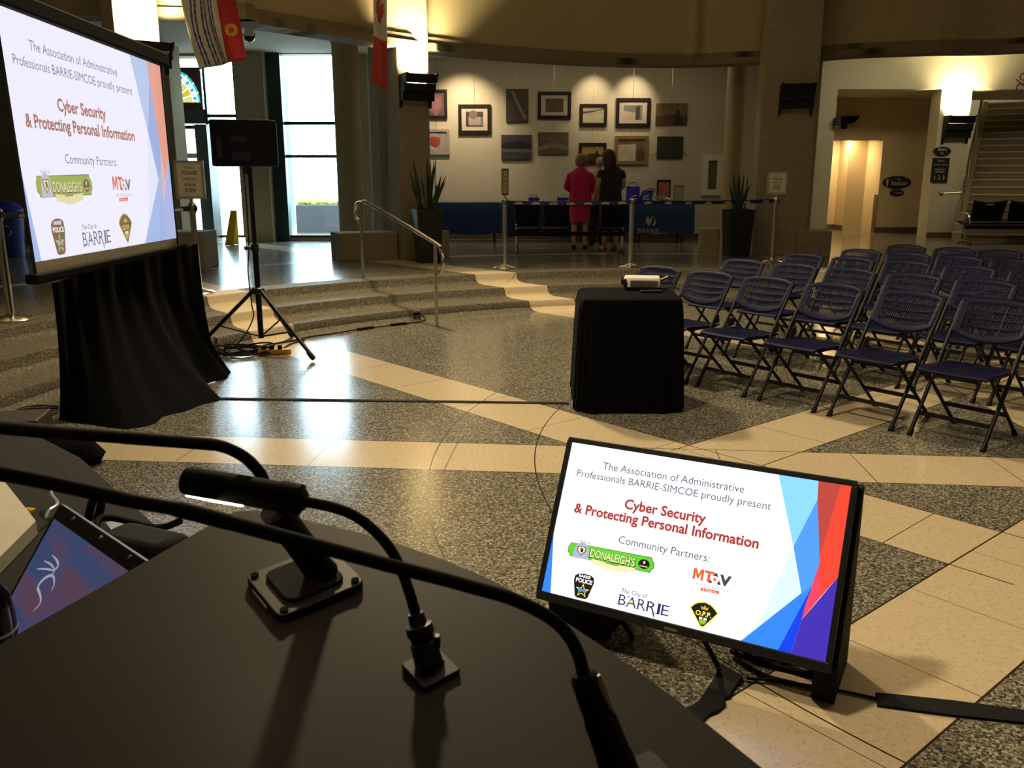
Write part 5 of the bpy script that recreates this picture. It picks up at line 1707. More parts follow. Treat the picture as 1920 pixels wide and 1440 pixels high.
def curt(u, v):
    top_ = tA.lerp(tB, u) + sn * 0.06
    i = u * (len(bot) - 1)
    j = min(int(i), len(bot) - 2)
    bp = bot[j].lerp(bot[j + 1], i - j)
    w_ = v ** 2.6
    p = Vector((top_.x + (bp.x - top_.x) * w_, top_.y + (bp.y - top_.y) * w_, top_.z * (1 - v) + 0.004 * v))
    fold = 0.022 * math.sin(u * 56 + 2.0 * math.sin(3 * u)) * (0.25 + 0.75 * v) + 0.012 * math.sin(u * 23 + 1.3 + v)
    return p + sn * (fold + 0.02)
mb = MB()
mb.grid(curt, 96, 22, 'black_cloth')
mb.build('skirt', t)

# ---------------------------------------------------------------- loudspeaker on its tripod
tc = Vector((-2.40, 8.05, 0))
t = thing('speaker_stand', 'black tripod speaker stand on the floor right of the screen', 'speaker stand', tc)
mb = MB()
mb.cyl(tc + up * 0.11, tc + up * 0.98, 0.026, 'black_metal', n=16)
mb.build('lower_tube', t)
mb = MB()
mb.cyl(tc + up * 0.95, tc + up * 1.695, 0.020, 'black_metal', n=16)
mb.build('upper_tube', t)
mb = MB()
mb.cyl(tc + up * 0.93, tc + up * 1.0, 0.034, 'black', n=16)
mb.cyl(tc + up * 0.965 + Vector((-0.03, -0.02, 0)), tc + up * 0.965 + Vector((-0.085, -0.05, 0)), 0.018, 'black', n=10)
mb.build('clamp', t)
mb = MB()
mb.lathe([(0.045, 0.53), (0.06, 0.545), (0.06, 0.585), (0.035, 0.60)], tc, 'black', 18)
mb.build('collar', t)
feet = [Vector((-1.775, 7.48, 0.012)), Vector((-3.0, 8.02, 0.012)), Vector((-2.25, 8.62, 0.012))]
for f_ in feet:
    d2 = (f_ - tc)
    d2.z = 0
    d2.normalize()
    mb = MB()
    a = tc + d2 * 0.05 + up * 0.56
    mb.cyl(a, f_ + up * 0.02, 0.0185, 'black_metal', n=12)
    lg = mb.build('leg', t)
    mb = MB()
    e = (f_ + up * 0.012 - a).normalized()
    mb.tube([f_ + up * 0.012 - e * 0.09, f_ + up * 0.012 - e * 0.02, f_ + up * 0.012], [0.023, 0.026, 0.020], 'matte_black', 12)
    mb.build('rubber_foot', lg)
    mb = MB()
    mb.cyl(tc + up * 0.13 + d2 * 0.02, a.lerp(f_, 0.6), 0.008, 'black_metal', n=8)
    mb.build('brace', t)
sc0 = Vector((-2.43, 8.06, 1.69))
yaw = R(14)
Rz = Matrix.Rotation(yaw, 3, 'Z')
t = thing('loudspeaker', 'black loudspeaker box on the tripod stand before the window', 'speaker', sc0)
W_, D_, H_ = 0.57, 0.36, 0.40
LP = lambda x, y, z: sc0 + Rz @ Vector((x, y, z))
mb = MB()
ol = [(-W_ / 2, -D_ / 2 + 0.03), (W_ / 2 - 0.06, -D_ / 2), (W_ / 2, -D_ / 2 + 0.05), (W_ / 2, D_ / 2), (-W_ / 2, D_ / 2)]
mb.slab([LP(x, y, 0.012) for x, y in ol], up, H_, 'matte_black')
mb.build('cabinet', t, smooth=False, bevel=0.012)
mb = MB()
for x0, x1, z0, z1 in ((-0.235, -0.19, 0.08, 0.26), (-0.11, 0.05, 0.06, 0.13), (-0.11, 0.03, 0.22, 0.27)):
    yy = lambda x: -D_ / 2 + 0.03 * (W_ / 2 - 0.06 - x) / (W_ - 0.06) - 0.004
    mb.slab([LP(x0, yy(x0), z0), LP(x1, yy(x1), z0), LP(x1, yy(x1), z1), LP(x0, yy(x0), z1)], Rz @ Vector((0, 1, 0)), 0.003, 'black')
mb.build('rear_panel', t, smooth=False)
mb = MB()
mb.cyl(sc0 - up * 0.06, sc0 + up * 0.012, 0.027, 'black', n=14)
mb.build('pole_socket', t)
def cable(name, label, pts, r, cat='cable', m='matte_black', n=6, group=None):
    mb = MB()
    mb.tube(spline(pts, n), r, m, 7)
    return tag(mb.build(name), label, cat, group)
cable('speaker_cable', 'thin black cable hanging from the loudspeaker down its tripod pole', [LP(-0.05, -0.19, 0.08), LP(-0.02, -0.21, -0.03), tc + Vector((-0.045, -0.02, 1.45)), tc + Vector((-0.05, -0.02, 1.0)), tc + Vector((-0.075, -0.02, 0.75)), tc + Vector((-0.06, -0.03, 0.45)), tc + Vector((-0.05, -0.06, 0.30)), tc + Vector((-0.16, -0.16, 0.10)), tc + Vector((-0.30, -0.22, 0.02)), tc + Vector((-0.2, -0.42, 0.014))], 0.006)
rnd = random.Random(11)
pts = []
cc = G(455, 662)
for i in range(70):
    a = i * 0.55
    r_ = 0.20 + 0.07 * math.sin(i * 0.37) + rnd.uniform(-.02, .02)
    pts.append(Vector((cc.x + r_ * 1.15 * math.cos(a), cc.y + r_ * 0.9 * math.sin(a), 0.012 + 0.0011 * i * (0.6 + 0.4 * math.sin(i)))))
cable('cable_coil', 'untidy coil of black cable on the floor under the tripod', pts, 0.008, n=3)
cc = G(515, 664)
t = thing('power_strip', 'yellow power strip lying in the cables under the tripod', 'power strip', cc)
Rz2 = Matrix.Rotation(R(12), 3, 'Z')
mb = MB()
mb.box(cc + up * 0.025, (0.30, 0.07, 0.045), 'orange', Rz2)
mb.build('body', t, smooth=False, bevel=0.008)
for q in (-0.09, -0.02, 0.05):
    mb = MB()
    mb.box(cc + Rz2 @ Vector((q, 0.0, 0.065)), (0.04, 0.045, 0.035), 'matte_black', Rz2)
    mb.build('plug', t, smooth=False, bevel=0.005)
def step_r(deg, r, z):
    return Vector(ringpt(r, deg, z))
def ang_of(p):
    return math.degrees(math.atan2(p.y - RC.y, p.x - RC.x))
og = G(781, 600)
ao = ang_of(og)
t = thing('wall_outlet', 'small outlet plate with plugs on the bottom step riser', 'outlet', step_r(ao, 5.85, 0.06))
Ro = Matrix.Rotation(R(ao), 3, 'Z')
mb = MB()
mb.box(step_r(ao, 5.838, 0.075), (0.012, 0.12, 0.075), 'pewter', Ro)
mb.build('plate', t, smooth=False, bevel=0.003)
for q in (-0.02, 0.028):
    mb = MB()
    mb.box(step_r(ao, 5.815, 0.075) + Ro @ Vector((0, q, 0)), (0.04, 0.032, 0.032), 'matte_black', Ro)
    mb.build('plug', t, smooth=False, bevel=0.004)
pts = [step_r(ao, 5.80, 0.07), step_r(ao - 0.6, 5.73, 0.03), step_r(ao + 0.4, 5.66, 0.010)] + [step_r(ao + q, 5.64 + 0.02 * math.sin(q), 0.010) for q in range(3, 23, 3)] + [G(570, 637, 0.01), G(545, 645, 0.01), G(528, 655, 0.012)]
cable('extension_lead', 'black power cord along the bottom step from outlet to tripod', pts, 0.007)
for x, y in ((728, 605), (668, 614)):
    p = G(x, y)
    a = ang_of(p)
    mb = MB()
    mb.box(step_r(a, 5.645, 0.013), (0.05, 0.20, 0.024), 'matte_black', Matrix.Rotation(R(a), 3, 'Z'))
    tag(mb.build('tape_patch', None, smooth=False, bevel=0.004), 'patch of black tape holding the power cord, ' + ('nearer the outlet' if x > 700 else 'nearer the tripod'), 'tape', 'tape patches on the power cord')
a, b = G(404, 748), G(1066, 757)
mb = MB()
n_ = Vector((-(b - a).y, (b - a).x, 0)).normalized() * 0.022
q = [a - n_, b - n_, b + n_, a + n_]
mb.slab([p + up * 0.0015 for p in q], up, 0.006, 'matte_black')
tag(mb.build('cable_cover', None, smooth=False), 'flat black cable strip across the floor from screen to projector table', 'cable')
t = thing('loose_cables', 'tangle of thin brown cables on the floor left of the black skirt', 'cable', G(60, 780))
for i in range(4):
    mb = MB()
    mb.tube(spline([G(108, 762 + 3 * i, .012), G(70, 760 + 6 * i, .012 + .02 * i), G(40, 764 + 4 * i, .03), G(12, 778 + 2 * i, .012), G(-30, 790, .012)], 6), 0.006, 'base', 6)
    mb.build('cable', t)

# ---------------------------------------------------------------- projector on its draped table
tz = 0.79
fl_, fr_, br_, bl_ = G(1085, 561, tz), G(1277, 561, tz), G(1272, 541, tz), G(1076, 538, tz)
ctr = (fl_ + fr_ + br_ + bl_) / 4
t = thing('projector_table', 'small table hidden under the black cloth in front of the chairs', 'table', (ctr.x, ctr.y, 0))
mb = MB()
q = [ctr + (p - ctr) * 0.93 for p in (fl_, fr_, br_, bl_)]
mb.prism([(p.x, p.y) for p in q], tz - 0.03, tz - 0.006, 'wood')
mb.build('tabletop', t, smooth=False)
for p in q:
    p = ctr + (p - ctr) * 0.88
    mb = MB()
    mb.cyl((p.x, p.y, 0.001), (p.x, p.y, tz - 0.03), 0.016, 'black_metal', n=8)
    mb.build('leg', t)
mb = MB()
nper = 128
def per(u):                                    # rounded rectangle round the table top
    a = 2 * math.pi * u
    c, s = math.cos(a), math.sin(a)
    e = 0.28
    return (abs(c) ** e * (1 if c >= 0 else -1), abs(s) ** e * (1 if s >= 0 else -1))
ax, ay = (fr_ - fl_) / 2, (bl_ - fl_) / 2
ax.z = ay.z = 0
rows = [(0.2, 0.001, 0), (0.6, 0.001, 0), (0.96, 0.001, 0), (1.0, -0.006, 0.0), (1.012, -0.025, 0.2), (1.03, -0.07, 0.55), (1.045, -0.16, 0.7), (1.065, -0.32, 0.8), (1.085, -0.50, 0.9), (1.10, -0.66, 1.0), (1.11, -tz + 0.012, 1.1)]
vs = []
for sc_, dz, fa in rows:
    for i in range(nper):
        u = i / nper
        x, y = per(u)
        f_ = 1 + fa * (0.022 * math.sin(u * 2 * math.pi * 17 + 1.5 * math.sin(u * 12)) + 0.012 * math.sin(u * 2 * math.pi * 7 + 2))
        low = 0.030 * max(0, math.sin(u * 2 * math.pi * 5 + 0.8)) if dz < -0.7 else 0
        p = ctr + ax * (x * sc_ * f_) + ay * (y * sc_ * f_)
        vs.append((p.x, p.y, tz + dz + low))
fs = [tuple(range(nper))] + [(r * nper + i, r * nper + (i + 1) % nper, (r + 1) * nper + (i + 1) % nper, (r + 1) * nper + i) for r in range(len(rows) - 1) for i in range(nper)]
mb.add(vs, fs, 'black_cloth')
tag(mb.build('tablecloth'), 'black gathered cloth draped to the floor under the projector', 'tablecloth')
pc = G(1204, 542, tz)
pc = Vector((pc.x, pc.y + 0.02, tz + 0.002))
Rp = Matrix.Rotation(R(-8), 3, 'Z')
PP = lambda x, y, z: pc + Rp @ Vector((x, y, z))
t = thing('projector', 'white video projector at the back of the black draped table', 'projector', pc)
mb = MB()
W_, D_, H_ = 0.27, 0.22, 0.085
rings = []
n = 28
vs = []
prof_ = [(0.90, 0.012), (0.99, 0.022), (1.0, 0.05), (0.985, 0.078), (0.93, 0.088), (0.5, 0.091)]
for sc_, z in prof_:
    for i in range(n):
        a = 2 * math.pi * i / n
        c, s = math.cos(a), math.sin(a)
        e = 0.22
        vs.append(PP(abs(c) ** e * (1 if c > 0 else -1) * W_ / 2 * sc_, abs(s) ** e * (1 if s > 0 else -1) * D_ / 2 * sc_, z))
fs = [tuple(range(n - 1, -1, -1)), tuple(range((len(prof_) - 1) * n, len(prof_) * n))] + [(r * n + i, r * n + (i + 1) % n, (r + 1) * n + (i + 1) % n, (r + 1) * n + i) for r in range(len(prof_) - 1) for i in range(n)]
mb.add(vs, fs, 'white')
mb.build('body', t)
mb = MB()
for i in range(7):
    z = 0.026 + i * 0.007
    mb.slab([PP(-W_ / 2 + 0.05, -D_ / 2 - 0.0005, z), PP(W_ / 2 - 0.02, -D_ / 2 - 0.0005, z), PP(W_ / 2 - 0.02, -D_ / 2 - 0.0005, z + 0.003), PP(-W_ / 2 + 0.05, -D_ / 2 - 0.0005, z + 0.003)], Rp @ Vector((0, -1, 0)), 0.002, mat('vent_grey', (0.10, 0.09, 0.08), 0.6) if i == 0 else 'vent')
    if i == 0:
        M['vent'] = mb.mats[0]
mb.build('vent', t, smooth=False)
mb = MB()
mb.slab([PP(-W_ / 2 + 0.012 + 0.014 * math.cos(R(q)), -D_ / 2 - 0.002, 0.048 + 0.036 * math.sin(R(q))) for q in range(0, 360, 20)], Rp @ Vector((0, -1, 0)), 0.004, 'matte_black')
mb.build('front_edge', t, smooth=False)
mb = MB()
mb.cyl(PP(-W_ / 2 + 0.01, 0.05, 0.05), PP(-W_ / 2 - 0.018, 0.05, 0.05), 0.030, 'lens', n=18)
mb.build('lens', t)
for sx, sy in ((-1, -1), (1, -1), (-1, 1), (1, 1)):
    mb = MB()
    mb.cyl(PP(sx * 0.10, sy * 0.08, 0.0), PP(sx * 0.10, sy * 0.08, 0.016), 0.009, 'matte_black', n=10)
    mb.build('foot', t)
p = G(1216, 549, tz)
t = thing('remote_control', 'slim black remote control lying in front of the projector', 'remote', p)
mb = MB()
mb.box((p.x + 0.02, p.y - 0.0, tz + 0.011), (0.16, 0.04, 0.016), 'black', Matrix.Rotation(R(6), 3, 'Z'))
mb.build('body', t, smooth=False, bevel=0.004)
mb = MB()
for i in range(4):
    mb.box((p.x - 0.02 + i * 0.022, p.y + 0.002 * i, tz + 0.0205), (0.012, 0.012, 0.003), 'tote', Matrix.Rotation(R(6), 3, 'Z'))
mb.build('buttons', t, smooth=False)
cable('projector_cable', 'black cable rising from the projector with a yellow plug', [PP(0.135, 0.04, 0.05), PP(0.18, 0.04, 0.075), PP(0.22, 0.02, 0.045), PP(0.25, -0.03, 0.012), PP(0.27, -0.06, 0.008)], 0.006)
mb = MB()
mb.cyl(PP(0.14, 0.07, 0.06), PP(0.19, 0.06, 0.085), 0.007, 'yellow', n=8)
tag(mb.build('cable_plug'), 'small yellow plug at the back of the projector', 'plug')

# ---------------------------------------------------------------- folding chairs
def make_chair(label):
    t = thing('folding_chair', label, 'chair', (0, 0, 0), 0, 'folding chairs in rows')
    hw = 0.222
    fy, by, topz = -0.265, 0.265, 0.815         # front foot, back top
    tube_y = lambda z: fy + (by - fy) * (z / topz)
    def slotted(ncol, nrow, edge_u, edge_v, web_u, web_v):
        # grid lines of a panel with a rim and slots; the odd cells between the rims are holes
        us, vs_ = [0.0, edge_u * 0.4, edge_u], [0.0, edge_v * 0.5, edge_v]
        pu, pv = (1 - 2 * edge_u) / ncol, (1 - 2 * edge_v) / nrow
        for i in range(ncol):
            us += [edge_u + pu * i + pu * web_u, edge_u + pu * (i + 1)]
        for i in range(nrow):
            vs_ += [edge_v + pv * i + pv * web_v, edge_v + pv * (i + 1)]
        us += [1 - edge_u * 0.4, 1.0]
        vs_ += [1 - edge_v * 0.5, 1.0]
        nu, nv = len(us) - 1, len(vs_) - 1
        hole = lambda i, j: 3 <= i < nu - 2 and 3 <= j < nv - 2 and (i - 3) % 2 == 0 and (j - 3) % 2 == 0
        def put(mb, fn):
            mb.grid(lambda a, b: fn(us[round(a * nu)], vs_[round(b * nv)]), nu, nv, 'chair', hole)
        return put
    mb = MB()
    def seat(u, v):
        w_ = 0.205 + 0.022 * math.sin(min(1, v * 1.25) * 1.57)
        x = (2 * u - 1) * w_ * (1 - 0.10 * max(0, v - 0.82) / 0.18 * abs(2 * u - 1) ** 3)
        z = 0.435 + 0.022 * (v - 0.2) - 0.018 * math.cos((2 * u - 1) * 1.4) * math.sin(v * 3.0) - 0.055 * max(0, v - 0.84) / 0.16 * max(0, v - 0.84) / 0.16 * 0.5
        return Vector((x, 0.145 - 0.43 * v, z))
    slotted(24, 6, 0.10, 0.11, 0.45, 0.16)(mb, seat)
    mb.build('seat', t, solid=0.009)
    mb = MB()
    def back(u, v):
        s_ = 2 * u - 1
        low = 0.575 + 0.055 * abs(s_) ** 2.2
        hi = 0.842 - 0.03 * abs(s_) ** 3
        z = low + (hi - low) * v
        y = tube_y(z) + 0.035 * (1 - s_ * s_) - 0.012
        hw_ = 0.225 - 0.012 * (1 - v)
        if abs(s_) > 0.9:
            hw_ *= 1.0
        return Vector((s_ * hw_, y, z))
    slotted(26, 4, 0.09, 0.13, 0.45, 0.13)(mb, back)
    mb.build('backrest', t, solid=0.008)
    for s in (-1, 1):
        mb = MB()
        pts = [Vector((s * hw, fy, 0.012)), Vector((s * hw, tube_y(0.4), 0.4)), Vector((s * hw, tube_y(0.81), 0.81))]
        mb.tube(pts, 0.0125, 'black_metal', 10)
        lg = mb.build('front_leg', t)
        mb = MB()
        mb.tube([Vector((s * hw, fy - 0.004, 0.0)), Vector((s * hw, tube_y(0.035), 0.035))], [0.018, 0.016], 'matte_black', 10)
        mb.build('rubber_foot', lg)
        mb = MB()
        x = s * (hw - 0.028)
        mb.tube([Vector((x, -0.20, 0.418)), Vector((x, 0.262, 0.012))], 0.0115, 'black_metal', 10)
        lg = mb.build('rear_leg', t)
        mb = MB()
        mb.tube([Vector((x, 0.268, 0.0)), Vector((x, 0.228, 0.035))], [0.017, 0.015], 'matte_black', 10)
        mb.build('rubber_foot', lg)
        mb = MB()
        mb.slab([(s * (hw - 0.02), 0.04, 0.44), (s * (hw - 0.02), 0.13, 0.455), (s * (hw - 0.02), 0.12, 0.52), (s * (hw - 0.02), 0.07, 0.50)], (s, 0, 0), 0.012, 'black')
        mb.box((s * 0.185, -0.05, 0.425), (0.022, 0.34, 0.022), 'black_metal')
        mb.build('bracket', t, smooth=False)
    mb = MB()
    mb.box((0, tube_y(0.135), 0.135), (2 * hw - 0.01, 0.012, 0.026), 'black_metal')
    mb.build('front_stretcher', t, smooth=False)
    mb = MB()
    zz = 0.16
    mb.box((0, 0.262 - (0.462) * (zz / 0.418), zz), (2 * hw - 0.06, 0.012, 0.026), 'black_metal')
    mb.build('rear_stretcher', t, smooth=False)
    return t
uv_, fv_ = Vector((0.626, -0.78, 0)), Vector((-0.78, -0.626, 0))
rows_ = [('front', -5.48, (-5.06, -4.51, -3.95, -3.38, -2.81, -2.25)), ('second', -6.63, (-5.03, -4.47, -3.92, -3.37, -2.81, -2.25)),
         ('third', -7.70, (-5.07, -4.52, -3.96, -3.40, -2.84)), ('fourth', -8.68, (-4.98, -4.45, -3.92, -3.40)), ('fifth and last', -9.72, (-5.00, -4.46, -3.97, -3.43))]
ord_ = ['leftmost', 'second from the left', 'third from the left', 'fourth from the left', 'fifth from the left', 'sixth from the left']
first = None
crz = math.atan2(-0.78, 0.626)
for rn, f0, us in rows_:
    for i, u0 in enumerate(us):
        p = uv_ * u0 + fv_ * f0
        where = ord_[i] if i < len(us) - 1 else 'rightmost in view'
        extra = ', just behind the projector table' if (rn == 'front' and i == 0) else ''
        lb = 'navy perforated folding chair in the %s row, %s%s' % (rn, where, extra)
        if first is None:
            first = make_chair(lb)
            first.location = (p.x, p.y, 0)
            first.rotation_euler = (0, 0, crz)
        else:
            copy_thing(first, (p.x, p.y, 0), crz + R(random.uniform(-1.5, 1.5)), lb)

# ---------------------------------------------------------------- television on the floor, leaning back on its wedge
TL, TRr, BRr, BL = Vector((0.219, 2.957, 0.644)), Vector((1.052, 2.499, 0.644)), Vector((0.939, 2.291, 0.163)), Vector((0.106, 2.749, 0.163))
tr = (TRr - TL).normalized()
tu = (TL - BL)
tu = (tu - tr * tu.dot(tr)).normalized()
tn = tr.cross(tu).normalized()
TW, TH = 0.95, 0.535
def TP(u, v, k=0.0):
    return TL + tr * (u * TW) - tu * (v * TH) + tn * k
t = thing('television', 'flat black television leaning back on the floor, showing the bright slide', 'television', ((BL.x + BRr.x) / 2, (BL.y + BRr.y) / 2, 0))
mb = MB()
slide(mb, lambda u, v, k: TP(u, v, k), TVK, 0.0005, TW / TH)
mb.build('display', t, smooth=False, weld=False)
mb = MB()
bu, bv = 0.016 / TW, 0.016 / TH
for u0, u1, v0, v1 in ((-bu, 1 + bu, -bv * 1.2, 0), (-bu, 1 + bu, 1, 1 + bv * 1.9), (-bu, 0, 0, 1), (1, 1 + bu * 1.1, 0, 1)):
    mb.slab([TP(u0, v0, 0.006), TP(u1, v0, 0.006), TP(u1, v1, 0.006), TP(u0, v1, 0.006)], -tn, 0.02, 'black')
mb.build('bezel', t, smooth=False, bevel=0.003)
mb = MB()
mb.slab([TP(-bu, -bv, -0.014), TP(1 + bu, -bv, -0.014), TP(1 + bu, 1 + bv * 1.9, -0.014), TP(-bu, 1 + bv * 1.9, -0.014)], -tn, 0.035, 'matte_black')
mb.build('rear_case', t, smooth=False, bevel=0.004)
mb = MB()
flat_text(mb, 'TOSHIBA', TP(0.475, 1.042, 0.0068), tr, tu, 0.045, 'pewter', 0.02)
mb.build('maker_lettering', t, smooth=False)
mb = MB()
mb.ball(TP(0.335, 1.034, 0.006), 0.003, 'lens', nu=8, nv=5)
mb.build('sensor', t)
t = thing('monitor_wedge', 'black slanted floor stand carrying the television', 'stand', ((BL.x + BRr.x) / 2, (BL.y + BRr.y) / 2, 0))
back = Vector((-tn.x, -tn.y, 0)).normalized()
for uu, wd in ((0.12, 0.22), (0.995, 0.07)):
    mb = MB()
    o = TP(uu, 1.02, -0.052)
    tp = TP(uu, -0.01, -0.052)
    q = [Vector((o.x, o.y, 0.001)) - back * (-0.005), o, tp, tp + back * 0.04, Vector((tp.x, tp.y, 0.001)) + back * 0.04]
    mb.slab([p - tr * (wd / 2) for p in q], tr, wd, 'matte_black')
    mb.build('side_cheek', t, smooth=False, bevel=0.004)
mb = MB()
a, b = TP(0.13, 0.35, -0.10) + back * 0.02, TP(0.95, 0.35, -0.10) + back * 0.02
mb.slab([a - up * 0.04, b - up * 0.04, b + up * 0.04, a + up * 0.04], back, 0.02, 'matte_black')
mb.build('cross_bar', t, smooth=False)
for uu in (0.30, 0.60):
    mb = MB()
    a = TP(uu, 1.03, -0.02)
    f_ = G(1186, 1200) if uu < 0.5 else G(1345, 1252)
    mb.cyl(a, Vector((f_.x, f_.y, 0.008)), 0.009, 'matte_black', n=8)
    mb.build('prop', t)
f_ = G(1562, 1278)
mb = MB()
mb.box((f_.x - 0.005, f_.y + 0.02, 0.055), (0.045, 0.06, 0.108), 'matte_black', Matrix.Rotation(R(-28), 3, 'Z'))
mb.build('foot', t, smooth=False, bevel=0.004)
rnd = random.Random(5)
pts = []
for i in range(44):
    a = i * 0.6
    c = G(1468, 1262)
    pts.append(Vector((c.x + (0.13 + rnd.uniform(-.03, .02)) * math.cos(a), c.y + 0.03 + (0.055 + rnd.uniform(-.01, .015)) * math.sin(a) - 0.5 * 0.13 * math.cos(a), 0.012 + 0.0014 * i)))
cable('cable_bundle', 'coiled black cables gathered under the right half of the television', pts, 0.008, n=3)
cable('tv_power_cord', 'thin dark cord running from under the television to the tape strip at right', [G(1400, 1272, .008), G(1440, 1275, .008), G(1500, 1283, .008), G(1570, 1294, .008), G(1648, 1311, .008)], 0.005)
mb = MB()
q = [G(1641, 1303, .001), G(1668, 1305, .001), G(1790, 1318, .001), G(1960, 1341, .001), G(1960, 1363, .001), G(1780, 1344, .001), G(1645, 1326, .001)]
mb.slab(q, up, 0.009, 'matte_black')
tag(mb.build('floor_tape', None, smooth=False), 'straight black tape strip over the cord at the right edge of the floor', 'tape')
mb = MB()
q = [G(1352, 1250, .001), G(1392, 1273, .001), G(1372, 1300, .001), G(1368, 1312, .001), G(1358, 1313, .001), G(1360, 1326, .001), G(1346, 1338, .001), G(1330, 1344, .001), G(1300, 1372, .001), G(1240, 1410, .001), G(1250, 1360, .001), G(1310, 1320, .001), G(1334, 1284, .001)]
mb.slab(q, up, 0.012, 'matte_black')
tag(mb.build('cable_mat', None, smooth=False), 'curved black cable mat between the lectern and the television', 'mat')

# ---------------------------------------------------------------- lectern
def PL(x, y, dz=0.0):                          # the lectern's sloping top
    d = ray(x, y)
    z0, y0, sl = 1.155 + dz, 1.0, 0.17
    t_ = (z0 - sl * y0 - H) / (d.z - sl * d.y)
    return Vector((d.x * t_, d.y * t_, H + d.z * t_))
edge = [PL(-150, 1293), PL(120, 1140), PL(388, 988), PL(404, 976), PL(424, 965), PL(450, 958), PL(478, 957), PL(540, 968), PL(600, 982), PL(670, 998), PL(740, 1018), PL(800, 1038), PL(850, 1057), PL(900, 1078), PL(950, 1102),
        PL(1010, 1136), PL(1080, 1179), PL(1140, 1219), PL(1200, 1261), PL(1260, 1306), PL(1320, 1353), PL(1380, 1401), PL(1430, 1441), PL(1500, 1500)]
last = edge[-1]
zl = lambda y: 1.155 + 0.17 * (y - 1.0)
edge += [Vector((last.x + 0.02, 0.46, zl(0.46))), Vector((last.x + 0.0, 0.36, zl(0.36))), Vector((edge[0].x - 0.02, 0.36, zl(0.36)))]
t = thing('lectern', 'dark lectern with a bowed sloping top in the near foreground', 'lectern', (-0.15, 0.75, 0))
cen = sum(edge, Vector()) / len(edge)
mb = MB()
mb.slab(edge, (0, 0, -1), 0.028, 'lectern')
mb.build('top', t, smooth=False)
mb = MB()
mb.tube([p - up * 0.012 for p in edge[:-3]], 0.0055, 'lectern_edge', 8)
mb.build('edge_band', t)
mb = MB()
n = len(edge)
inn = [cen + (p - cen) * 0.93 for p in edge]
vs = [(p.x, p.y, 0.001) for p in inn] + [(p.x, p.y, zl(p.y) - 0.029) for p in inn]
mb.add(vs, [tuple(range(n - 1, -1, -1)), tuple(range(n, 2 * n))] + [(i, (i + 1) % n, n + (i + 1) % n, n + i) for i in range(n)], mat('lectern_body', (0.02, 0.018, 0.016), 0.5))
mb.build('body', t, smooth=False)
ln = Vector((0, -0.17, 1)).normalized()        # square to the top
lx = Vector((1, 0, 0))
ly = Vector((0, 1, 0.17)).normalized()
def plate(mb, c, hx, hy, ang, th, m, round_=0.25):
    a = Matrix.Rotation(ang, 3, ln)
    pts = []
    for sx, sy in ((1, 1), (-1, 1), (-1, -1), (1, -1)):
        for q in range(4):
            th_ = math.atan2(sy, sx) - math.pi / 4 + q * math.pi / 6
            cxx, cyy = sx * hx * (1 - round_), sy * hy * (1 - round_)
            pts.append(c + a @ (lx * (cxx + hx * round_ * math.cos(th_)) + ly * (cyy + hy * round_ * math.sin(th_))))
    mb.slab(pts, ln, th, m)
# microphone on the square shock-mount plate
c = PL(573, 1098)
t = thing('gooseneck_microphone', 'gooseneck microphone on a square base plate, reaching off to the left behind the lamp', 'microphone', c)
ang = R(38)
mb = MB()
plate(mb, c + ln * 0.0005, 0.050, 0.046, ang, 0.009, 'black', 0.22)
plate(mb, c + ln * 0.0095, 0.034, 0.033, ang, 0.004, 'matte_black', 0.35)
mb.build('base_plate', t, smooth=False, bevel=0.0015)
am = Matrix.Rotation(ang, 3, ln)
for sx, sy in ((-1, -1), (1, -1), (1, 1), (-1, 1)):
    mb = MB()
    p = c + am @ (lx * (sx * 0.041) + ly * (sy * 0.038)) + ln * 0.0095
    mb.cyl(p, p + ln * 0.002, 0.0045, 'lens', n=10)
    mb.build('screw', t)
mb = MB()
p = c + am @ (lx * -0.0515 + ly * 0.006)
mb.slab([p + am @ (ly * a) + ln * z for a, z in ((-0.024, .003), (0.014, .003), (0.014, .007), (-0.024, .007))], am @ -lx, 0.0008, 'pewter')
mb.build('maker_strip', t, smooth=False)
s0_ = PL(606, 1092) + ln * 0.012
tz_ = s0_.z + 0.100
s1_ = G(512, 952, tz_)
ax_ = (s1_ - s0_).normalized()
mb = MB()
mb.tube([s0_, s0_ + ax_ * 0.012, s0_.lerp(s1_, 0.5), s1_ - ax_ * 0.004, s1_], [0.018, 0.0165, 0.0155, 0.0155, 0.012], 'matte_black', 20)
mb.build('socket', t)
mb = MB()
kn = AT(598, 1050, s0_.y + 0.012)
mb.cyl(kn - Vector((0.012, -0.004, 0.003)), kn, 0.0065, 'pewter', n=14)
mb.build('release_button', t)
Ym = s1_.y
gp = [s1_ - ax_ * 0.01, AT(500, 915, Ym), AT(488, 888, Ym - 0.005), AT(462, 860, Ym - 0.012), AT(430, 842, Ym - 0.022), AT(396, 833, Ym - 0.035), AT(330, 828, Ym - 0.06), AT(230, 820, Ym - 0.10)]
mb = MB()
mb.tube(spline(gp, 6), 0.0058, 'matte_black', 12)
mb.build('gooseneck', t)
mb = MB()
gq = [AT(400, 834, Ym - 0.034), AT(330, 828, Ym - 0.06), AT(230, 820, Ym - 0.10), AT(110, 811, Ym - 0.15), AT(0, 801, Ym - 0.20), AT(-120, 790, Ym - 0.25)]
mb.tube(spline(gq, 5), [0.0058] * 6 + [0.0056] * 20, 'matte_black', 12)
mb.build('upper_tube', t)
